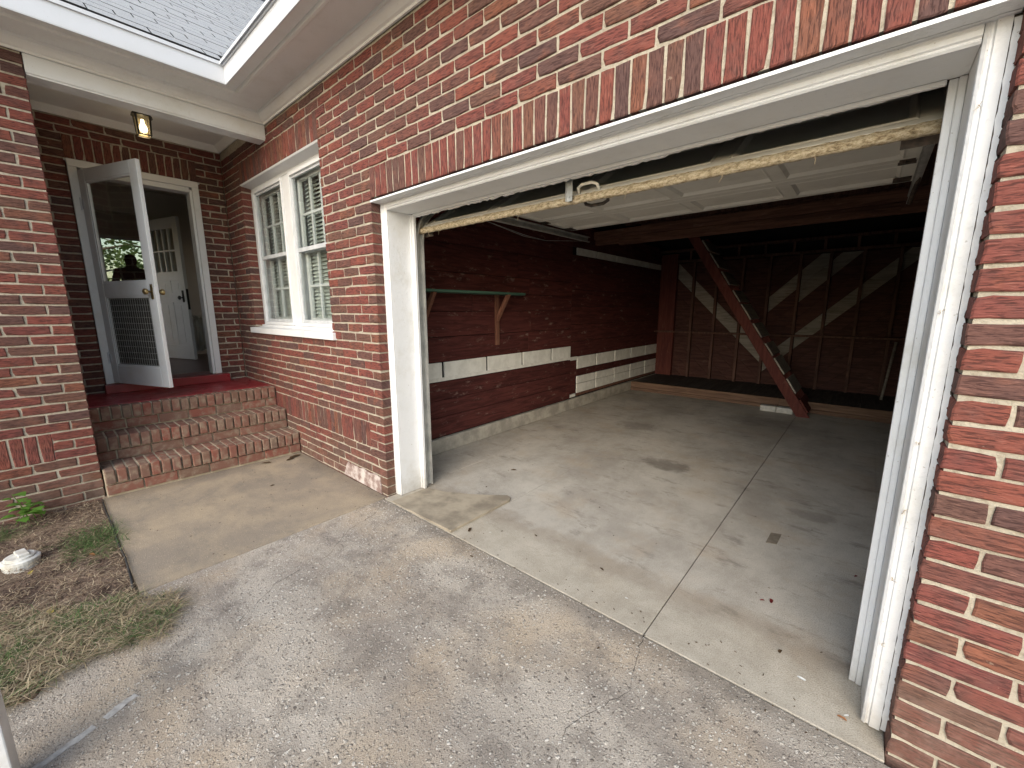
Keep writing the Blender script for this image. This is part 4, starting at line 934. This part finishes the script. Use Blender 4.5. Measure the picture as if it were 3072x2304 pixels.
plank(Yj, 6.44, z + .105, z + .40, X2, 'red_plank')
box('outlet', (XL + .0005, XL + .03, .50, .54, .56, .63), 'white_plastic', gl, .003)
# corner post, ceiling, right wall
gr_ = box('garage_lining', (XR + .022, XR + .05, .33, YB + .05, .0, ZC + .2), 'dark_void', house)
z = .02
for i in range(14): box('plank', (XR, XR + .02, .341, YB, z, z + .188), 'red_plank', gr_); z += .19
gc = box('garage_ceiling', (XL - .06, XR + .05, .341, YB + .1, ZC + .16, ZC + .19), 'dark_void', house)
for i in range(10): box('joist', (XL - .05, XR + .04, .60 + i * .61, .64 + i * .61, ZC + .001, ZC + .155), 'stud_wood', gc)
bmn = box('ceiling_beam', (XL + .001, XR - .001, 3.85, 3.94, 2.325, 2.50), 'raw_plank', house, .004)
box('beam_board', (-.08, XR - .002, 3.80, 3.848, 2.285, 2.385), 'raw_plank', bmn, .004)
box('beam_board', (XL + .002, XR - .002, 3.80, 3.848, 2.39, 2.498), 'raw_plank', bmn, .004)
box('beam_board', (1.75, 2.75, 3.78, 3.7985, 2.31, 2.35), 'raw_plank', bmn, .004)
bw = box('garage_back', (XL - .06, XR + .05, YB + .022, YB + .05, .0, ZC + .2), 'dark_void', house)
XV = 1.325; BWd = .195
light_l = {8}; zlo, zhi = .155, 2.25
for i in range(-2, 22):                              # diagonal sheathing, mirrored at the middle stud
    c0 = .165 + i * .275; c1 = c0 + .275 - .004
    poly = clip([(-1.0, c0 + 1.0), (-1.0, c1 + 1.0), (3.5, c1 - 3.5), (3.5, c0 - 3.5)], XL, XV - .001, zlo, zhi)
    lit = abs((c0 + c1) / 2 - 1.82) < .14 or abs((c0 + c1) / 2 - 2.37) < .01  # picks the bare grey boards, paler in their own colour
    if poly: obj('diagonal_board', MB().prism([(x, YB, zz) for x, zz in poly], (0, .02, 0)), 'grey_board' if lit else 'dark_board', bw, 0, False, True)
for i in range(-16, 12):
    c0 = .02 + i * .25; c1 = c0 + .25 - .004; cm = (c0 + c1) / 2
    poly = clip([(-1.0, c0 - 1.0), (-1.0, c1 - 1.0), (4.5, c1 + 4.5), (4.5, c0 + 4.5)], XV + .001, XR, zlo, zhi)
    if not poly: continue
    parts = [(XV, XR)]
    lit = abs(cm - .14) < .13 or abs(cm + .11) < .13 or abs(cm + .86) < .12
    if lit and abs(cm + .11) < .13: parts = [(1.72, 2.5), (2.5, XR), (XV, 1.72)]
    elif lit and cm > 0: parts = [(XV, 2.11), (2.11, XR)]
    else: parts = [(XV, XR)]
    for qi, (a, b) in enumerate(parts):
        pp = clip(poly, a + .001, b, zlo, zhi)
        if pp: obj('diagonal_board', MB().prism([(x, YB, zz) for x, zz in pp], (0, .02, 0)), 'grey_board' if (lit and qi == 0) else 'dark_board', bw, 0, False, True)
for x in (.138, .53, .94, XV, 1.734, 2.108, 2.493, 2.886, 3.28): box('stud', (x - .02, x + .02, YB - .085, YB - .0005, zlo, 2.26), 'stud_wood', bw, .002)
box('corner_post', (XL + .001, -.165, YB - .10, YB - .001, zlo + .001, 2.42), 'stair_red', bw, .004)
box('top_plate', (-.16, XR - .001, YB - .12, YB - .001, 2.262, 2.30), 'stud_wood', bw, .002); box('top_plate', (XL + .001, XR - .001, YB - .14, YB - .002, 2.455, 2.49), 'stud_wood', bw, .002)
for i in range(9): x = .05 + i * .39; box('blocking', (x, x + .035, YB - .10, YB - .03, 2.301, 2.454), 'stud_wood', bw)
box('ledger', (-.50 + .03, XR - .01, YB - .24, YB - .086,   .985, 1.013), 'stud_wood', bw, .002)
# raised platform along the back
pfm = thing('platform', (1.4, 5.8, 0), 'low dark plank platform along the back wall of the garage', 'platform')
x = XL + .024
i = 0
while x < XR - .05:
    wd_ = min(random.Random(i).uniform(.27, .36), XR - .01 - x); box('plank', (x, x + wd_ - .004, 5.255, YB - .002, .128, .154 + random.uniform(-.002, .002)), 'platform_wood', pfm, .003); x += wd_; i += 1
box('front_board', (XL + .024, 1.80, 5.235, 5.254, .055, .157), 'platform_front', pfm, .003); box('front_board', (1.803, XR - .01, 5.235, 5.254, .055, .155), 'platform_front', pfm, .003)
box('sleeper', (XL + .024, XR - .01, 5.225, 5.30, .001, .053), 'platform_front', pfm, .003)
# steep stair up to the loft
sr = thing('loft_stair', (2.1, 5.2, 0), 'steep red brown loft stair standing on the garage floor', 'stair')
T0, T1 = Vector((2.052, 4.88, .002)), Vector((.46, 4.88, 2.49)); sv = T1 - T0
for y in (4.88, 5.46):
    m = MB(); m.obox((T0.x, y, T0.z), (.150, 0, 0), (0, .038, 0), sv); obj('stringer', m, 'stair_red', sr, .003)
su_ = sv.normalized(); pn = Vector((su_.z, 0, -su_.x))
for i in range(10):
    p = Vector((T0.x + .150, 4.90, T0.z)) + sv * ((i + .25) / 10.3) + pn * .0005; m = MB(); m.obox(p, su_ * (.19 + .03 * (i % 3)), (0, .58, 0), pn * .020); obj('tread', m, 'tread_wood' if i else 'stair_red', sr, .003)
for i in range(2): tag(box('white_block', (1.615 + i * .195, 1.803 + i * .195, 4.985, 5.08, .001, .078), 'white_block', None, .003), ('white concrete block on the garage floor, farther from the stair foot', 'white concrete block on the garage floor, tucked against the stair foot')[i], 'block', 'white blocks by the stair')
m = MB(); m.tube([(2.90, 6.05, .155), (2.97, 6.30, .95)], .016, 8); tag(obj('stick', m, 'grey_board', None, 0, True), 'pale wooden stick leaning in the dark back right corner of the garage', 'stick')
# shelf on the left wall
sh = thing('wall_shelf', (XL, 1.45, 1.57), 'green edged wooden shelf on brackets along the dark red garage wall', 'shelf')
m = MB(); m.prism([(XL + .001, .36, 1.572), (XL + .215, .36, 1.572), (XL + .215, 1.99, 1.572), (XL + .12, 2.10, 1.572), (XL + .001, 2.10, 1.572)], (0, 0, .022)); obj('board', m, 'green_shelf', sh, .002, False, True)
for y in (.72, 1.715):
    box('bracket_post', (XL + .0035, XL + .030, y, y + .05, 1.03, 1.571), 'brace_wood', sh, .002)
    m = MB(); m.obox((XL + .031, y + .006, 1.29), (.0, .038, 0), (.17, 0, .278), (-.02, 0, .035)); obj('bracket_brace', m, 'brace_wood', sh, .002, False, True)

# ------------------------------------------------------------------ things on the ground
def blades(name, n, place, hgt, wid, mat, lay, seed, curl=.5):
    r = random.Random(seed); m = MB()
    for _ in range(n):
        x, y, z = place(r); a = r.uniform(0, 2 * math.pi); h_ = hgt * r.uniform(.5, 1.25); l = lay * (r.uniform(.8, 1.15) if lay > 1.35 else r.uniform(.3, 1.3)); z += r.random() ** 2 * .022 * (lay > 1.35); w_ = wid * r.uniform(.7, 1.3)
        dx, dy = math.cos(a), math.sin(a); px_, py_ = -dy * w_, dx * w_
        hz = h_ * math.cos(min(1.45, l)); hd = h_ * math.sin(min(1.5, l))
        mx, my, mz = x + dx * hd * .4, y + dy * hd * .4, z + hz * .62; tx, ty, tz = x + dx * hd + r.uniform(-.3, .3) * curl * h_, y + dy * hd + r.uniform(-.3, .3) * curl * h_, z + max(.003, hz * (1 - .2 * curl))
        m.add([(x - px_, y - py_, z), (x + px_, y + py_, z), (mx + px_ * .8, my + py_ * .8, mz), (mx - px_ * .8, my - py_ * .8, mz), (tx, ty, tz)], [(0, 1, 2, 3), (3, 2, 4)])
    return obj(name, m, mat)
def soilz(x, y): return .004 + (.012 if x > 0 else -.012)
def band(r):
    while True:
        x, y = r.uniform(-.35, .56), r.uniform(-2.5, -1.32)
        lo = -.05 + (-1.45 - y) * .45 * -1; e0 = .10 - (-1.40 - y) * .85; e1 = .50 + .08 * math.sin(y * 9) - .30 * max(0, (-1.55 - y)); e1 = max(e1, .30) - max(0, y + 1.42) * 2.6
        if max(e0, -.33) < x < e1 and (r.random() < .9 or y < -1.45): return x, y, soilz(x, y)
stuff(blades('grass', 4600, band, .085, .0017, 'grass', 1.6, 11, 1.0), 'matted green and straw coloured grass creeping over the driveway edge', 'grass')
def band2(r):
    while True:
        x, y, z = band(r)
        if math.sin(x * 13 + y * 7) + math.sin(y * 15 - x * 5) > .1: return x, y, z
stuff(blades('grass', 1500, band2, .080, .0013, 'green_grass', 1.36, 12, 1.0), 'greener tufts standing in the matted grass by the driveway', 'grass')
def clump(r):
    while True:
        x, y = r.gauss(-.86, .13), r.gauss(-1.53, .075)
        if y < -1.385: return x, y, .0 if y > -1.44 else -.008
stuff(blades('grass', 900, clump, .075, .0014, 'green_grass', 1.4, 13, 1.0), 'green grass clump leaning on the walkway edge', 'grass')
def clump3(r): return r.gauss(-1.40, .07), r.gauss(-1.98, .09), -.01
stuff(blades('grass', 450, clump3, .07, .0014, 'green_grass', 1.4, 14, 1.0), 'small green grass clump at the left edge under the leafy weed', 'grass')
def allsoil(r): return r.uniform(-1.62, .35), -1.45 - 1.2 * r.random() ** 1.3, -.004
def soilpick(r):
    while True:
        x, y, z = allsoil(r)
        if x < .12 + (-1.43 - y) * .6: return x, y, z + (.014 if x > 0 else 0)
stuff(blades('straw', 4500, soilpick, .065, .0014, 'straw', 1.7, 15, 1.0), 'dry straw and pine needles strewn over the brown soil bed', 'straw')
stuff(blades('straw', 4200, band, .10, .0014, 'straw', 1.75, 16, 1.0), 'pale dry grass matted flat beside and over the driveway edge', 'straw')
# chips of bark mulch
m = MB(); r = random.Random(77)
for _ in range(1500):
    x, y, z = soilpick(r); a = r.uniform(0, 3.14); l = r.uniform(.006, .02); w_ = r.uniform(.003, .008)
    m.obox((x, y, z - .002), (math.cos(a) * l, math.sin(a) * l, r.uniform(-.004, .006)), (-math.sin(a) * w_, math.cos(a) * w_, r.uniform(-.002, .003)), (0, 0, .003))
stuff(obj('mulch', m, 'soil', None, 0, False, True), 'small brown bark chips covering the soil bed', 'mulch')
# leafy weed by the wall
wp = thing('weed', (-1.60, -1.80, 0), 'bright green leafy weed growing against the brick wall foot', 'plant')
r = random.Random(5)
for sidx, (sx_, sy_, hz) in enumerate([(-1.60, -1.83, .10), (-1.60, -1.80, .21), (-1.59, -1.77, .15), (-1.58, -1.86, .07), (-1.585, -1.74, .09), (-1.57, -1.80, .12)]):
    tx, ty = sx_ + r.uniform(.0, .06), sy_ + r.uniform(-.06, .06); m = MB(); m.tube([(sx_, sy_, -.01), ((sx_ + tx) / 2, (sy_ + ty) / 2, hz * .6), (tx, ty, hz)], [.003, .0025, .0015], 5); obj('stem', m, 'weed_leaf', wp)
    for li in range(4):
        a = li * 2.2 + r.uniform(0, 1); L_ = r.uniform(.050, .085); z = hz * (.45 + .18 * li); bx_, by_ = sx_ + (tx - sx_) * z / hz, sy_ + (ty - sy_) * z / hz
        dx, dy = math.cos(a), math.sin(a); m = MB(); out = []
        for t, w_ in ((0, .0), (.2, .28), (.45, .40), (.7, .30), (1, 0)):
            for sg in ((-1, 1) if 0 < t < 1 else (0,)): out.append((bx_ + dx * L_ * (t + .25) - dy * sg * w_ * L_, by_ + dy * L_ * (t + .25) + dx * sg * w_ * L_, z + L_ * (.25 * math.sin(t * 2.2) - .25 * t) + abs(sg) * .006))
        m.v = out; m.f = [(0, 2, 1)[::-1], (1, 2, 4, 3), (3, 4, 6, 5), (5, 6, 7)]; obj('leaf', m, 'weed_leaf', wp)
# plastic clean-out cap
cap = thing('cleanout_cap', (-.86, -1.83, 0), 'white round plastic clean-out cap standing in the soil bed', 'pipe cap')
m = MB(); m.lathe((-.86, -1.83, -.045), (0, 0, 1), [(.074, 0), (.074, .055), (.078, .056), (.078, .072), (.070, .078)], 28); obj('collar', m, 'white_plastic', cap, 0, False, True)
m = MB(); m.lathe((-.86, -1.83, .0335), (0, 0, 1), [(.062, 0), (.061, .010), (.055, .014)], 28); obj('plug', m, 'white_plastic', cap, 0, False, True)
m = MB(); m.obox((-.905, -1.853, .048), (.09, .02, 0), (-.010, .042, 0), (0, 0, .014)); obj('wrench_lug', m, 'white_plastic', cap, .003, False, True)
# edging cable along the walkway
m = MB(); m.tube([(-1.60, -1.437, .004), (-1.3, -1.442, .007), (-1.0, -1.436, .003), (-.75, -1.442, .002), (-.45, -1.437, .008), (-.2, -1.444, .006), (-.07, -1.452, .008)], .005, 8)
tag(obj('edging_hose', m, 'black_rubber', None, 0, True), 'thin black hose lying along the walkway edge', 'hose')
# white post just inside the lower left corner
wp2 = thing('white_post', (.86, -1.90, 0), 'white painted post at the lower left corner beside the driveway', 'post')
box('shaft', (.80, .93, -1.945, -1.817, .012, .95), 'white_paint', wp2, .004); box('base', (.785, .945, -1.96, -1.812 - .02, .0005, .012), 'white_paint', wp2, .002)
# worn painted line
r = random.Random(3)
for ln in ([(.885, -1.87), (.826, -1.787), (.796, -1.70), (.780, -1.655)], [(.766, -1.628), (.745, -1.585), (.730, -1.54)]):
    m = MB(); L1 = []; L2 = []
    for i, (x, y) in enumerate(ln):
        for t in ((0, .25, .5, .75) if i < len(ln) - 1 else (0,)):
            x2, y2 = (ln[i + 1] if i < len(ln) - 1 else ln[i]); xx, yy = x + (x2 - x) * t, y + (y2 - y) * t; L1.append((xx - .013 + r.uniform(-.004, .004), yy - .005, .0013)); L2.append((xx + .013 + r.uniform(-.004, .004), yy + .005, .0013))
    m.v = L1 + L2; n = len(L1); m.f = [(i, i + n, i + n + 1, i + 1) for i in range(n - 1)]
    obj('paint_line', m, 'line_paint', drv)
# fallen leaves and scraps
def leaf_thing(name, x, y, size, mat, label, cat='leaf', group='fallen leaves', seed=0, z=0.0, fold=.3):
    r = random.Random(seed); a = r.uniform(0, 6.28); m = MB(); n = 9; rim = []
    for i in range(n):
        t = 2 * math.pi * i / n; rr_ = size * (.55 + .45 * abs(math.cos(t))) * r.uniform(.75, 1.1)
        u_, v_ = rr_ * math.cos(t), rr_ * .6 * math.sin(t); rim.append((x + u_ * math.cos(a) - v_ * math.sin(a), y + u_ * math.sin(a) + v_ * math.cos(a), z + .002 + fold * size * abs(math.sin(t)) * r.uniform(.4, 1.1)))
    m.v = rim + [(x, y, z + .0015)]; m.f = [(i, (i + 1) % n, n) for i in range(n)]
    return tag(obj(name, m, mat, None, 0, False, True), label, cat, group)
lv = [(.829, .078, .026, 'dead_leaf', 'largest dried brown leaf, beside the raised concrete patch in the garage doorway'), (.388, 1.029, .03, 'dead_leaf', 'dried brown leaf curl on the slab near the left garage wall'), (1.683, .266, .016, 'dead_leaf', 'tiny dark leaf on the pale doorway band left of the slab joint'),
      (1.935, -.226, .010, 'dead_leaf', 'tiny dark scrap on the driveway just below the slab joint'), (2.522, .255, .016, 'dead_leaf', 'dark lump on the slab near the right jamb'), (-1.485, -.344, .05, 'dead_leaf', 'brown dead leaf under the lowest step, near the middle'), (-1.46, -.10, .06, 'dead_leaf', 'brown dead leaf heaped in the corner of lowest step and brick wall'),
      (-1.42, -.16, .05, 'dead_leaf', 'brown dead leaf just in front of the corner heap'), (-.9, -.5, .02, 'dead_leaf', 'small dark leaf alone in the middle of the walkway'), (2.734, .061, .016, 'orange_leaf', 'orange leaf scrap at the foot of the right jamb'), (-.66, -1.561, .026, 'orange_leaf', 'orange brown leaf in the grass clump by the walkway'),
      (-.68, -1.795, .022, 'yellow_leaf', 'small bright yellow leaf on the soil near the white cap'), (-.163, -1.731, .035, 'yellow_leaf', 'pale yellow leaf in the matted grass'), (2.44, .58, .022, 'red_leaf', 'dark red curled leaf on the garage slab right of the joint'), (2.405, .56, .012, 'red_leaf', 'small reddish twig leaf left of the dark red curl'),
      (1.2, .30, .014, 'dead_leaf', 'small brown crumb on the slab in the middle of the doorway'), (.45, .62, .014, 'dead_leaf', 'small dark crumb behind the concrete patch'), (1.05, -.12, .014, 'dead_leaf', 'small brown crumb on the driveway in front of the patch'), (1.0, .2, .010, 'dead_leaf', 'tiny dark crumb right of the largest leaf'), (2.75, 1.1, .014, 'red_leaf', 'small dark red leaf far right on the slab by the jamb')]
for i, (x, y, s_, mt, lb) in enumerate(lv): leaf_thing('fallen_leaf', x, y, s_, mt, lb, 'leaf', 'fallen leaves', i)
for i, (x, y, s_, lb) in enumerate([(1.89, .139, .010, 'white paint chip on the pale doorway band left of the joint'), (.261, .092, .012, 'white paint chip on the slab beside the left jamb foot'), (2.607, .158, .018, 'largest white paint flake, on the slab left of the right jamb foot'), (2.746, .083, .010, 'small white flake touching the right jamb foot'), (1.271, 2.212, .012, 'thin white chip deep inside the garage near the dark stain'), (.95, .14, .009, 'small white chip right of the largest brown leaf')]):
    leaf_thing('paint_chip', x, y, s_, 'paper', lb, 'paint chip', 'paint chips', 50 + i, 0, .08)
m = MB(); m.obox((2.32, 1.16, .0005), (.055, .02, 0), (.005, .15, 0), (0, 0, .0025)); tag(obj('cardboard_scrap', m, 'cardboard'), 'flat brown cardboard scrap lying on the garage slab', 'cardboard')

m = MB(); r = random.Random(91)                     # crumbs of leaf, bark and grit blown about
for _ in range(260):
    t = r.random()
    if t < .45: x, y = r.uniform(-.3, 2.7), r.uniform(.0, 3.5) ** 1.0
    elif t < .75: x, y = r.uniform(.1, 2.7), r.uniform(-.10, .10)
    else: x, y = r.uniform(-1.5, .0), -r.random() ** 2 * 1.3 - .01
    a = r.uniform(0, 6.28); l = r.uniform(.003, .012); w_ = r.uniform(.0015, .004)
    m.obox((x, y, .0012), (math.cos(a) * l, math.sin(a) * l, 0), (-math.sin(a) * w_, math.cos(a) * w_, 0), (0, 0, .0018))
stuff(obj('litter', m, 'dead_leaf', None, 0, False, True), 'tiny brown crumbs blown over slab, doorway and walkway', 'litter')
for cname, pts in (('crack', [(.02, -.06), (.16, -.20), (.22, -.42), (.40, -.66), (.44, -.95), (.62, -1.20)]), ('crack', [(2.05, -.04), (2.12, -.32), (2.02, -.6), (2.16, -1.0), (2.12, -1.35)])):
    L1, L2 = [], []; r = random.Random(len(pts))
    for (xa, ya), (xb, yb_) in zip(pts, pts[1:]):
        for q in range(9):
            x, y = xa + (xb - xa) * q / 9 + r.uniform(-.006, .006), ya + (yb_ - ya) * q / 9 + r.uniform(-.006, .006); w_ = r.uniform(.0003, .0013); L1.append((x - w_, y, .0012)); L2.append((x + w_, y, .0012))
    m = MB(); m.v = L1 + L2; n = len(L1); m.f = [(i_, i_ + n, i_ + n + 1, i_ + 1) for i_ in range(n - 1)]; obj(cname, m, 'dark_void', drv)

# ------------------------------------------------------------------ trees outside the far window
def tree(x, y, h, rad, seed, label):
    r = random.Random(seed); t = thing('tree', (x, y, -.16), label, 'tree', 'trees beyond the house')
    m = MB(); m.tube([(x, y, -.17), (x + .1, y, h * .3), (x, y + .1, h * .55), (x + .1, y, h * .85)], [.24, .19, .13, .03], 9)
    for i in range(9):
        a = i * 2.4; z = h * (.32 + .055 * i); m.tube([(x, y, z), (x + math.cos(a) * rad * .4, y + math.sin(a) * rad * .4, z + .5), (x + math.cos(a) * rad * .85, y + math.sin(a) * rad * .85, z + .7)], [.07, .045, .015], 6)
    obj('trunk', m, 'bark', t, 0, True)
    m = MB(); cl = []
    for i in range(46):
        a = r.uniform(0, 6.28); q = r.random() ** .5; zz = r.uniform(.25, 1.0); cl.append((x + math.cos(a) * rad * q * math.sin(math.pi * (.15 + .8 * zz)) ** .6, y + math.sin(a) * rad * q * math.sin(math.pi * (.15 + .8 * zz)) ** .6, h * zz, rad * r.uniform(.18, .34)))
    for cx, cy, cz, cr in cl:
        for _ in range(90):
            v_ = Vector((r.gauss(0, 1), r.gauss(0, 1), r.gauss(0, .8))).normalized() * cr * r.uniform(.6, 1.1); p = Vector((cx, cy, cz)) + v_
            a_ = Vector((r.uniform(-1, 1), r.uniform(-1, 1), r.uniform(-.6, .6))).normalized() * r.uniform(.05, .1); b_ = a_.orthogonal().normalized() * r.uniform(.03, .06)
            m.add([p - a_, p + b_, p + a_, p - b_], [(0, 1, 2, 3)])
    obj('crown', m, 'foliage', t)
tree(-15.5, -.6, 5.6, 2.1, 1, 'green tree seen through the far window, at the left'); tree(-17.5, 2.6, 7.2, 2.6, 2, 'taller green tree seen through the far window, at the right'); tree(-19, -2.8, 4.6, 2.2, 3, 'low green tree farther left behind the house')
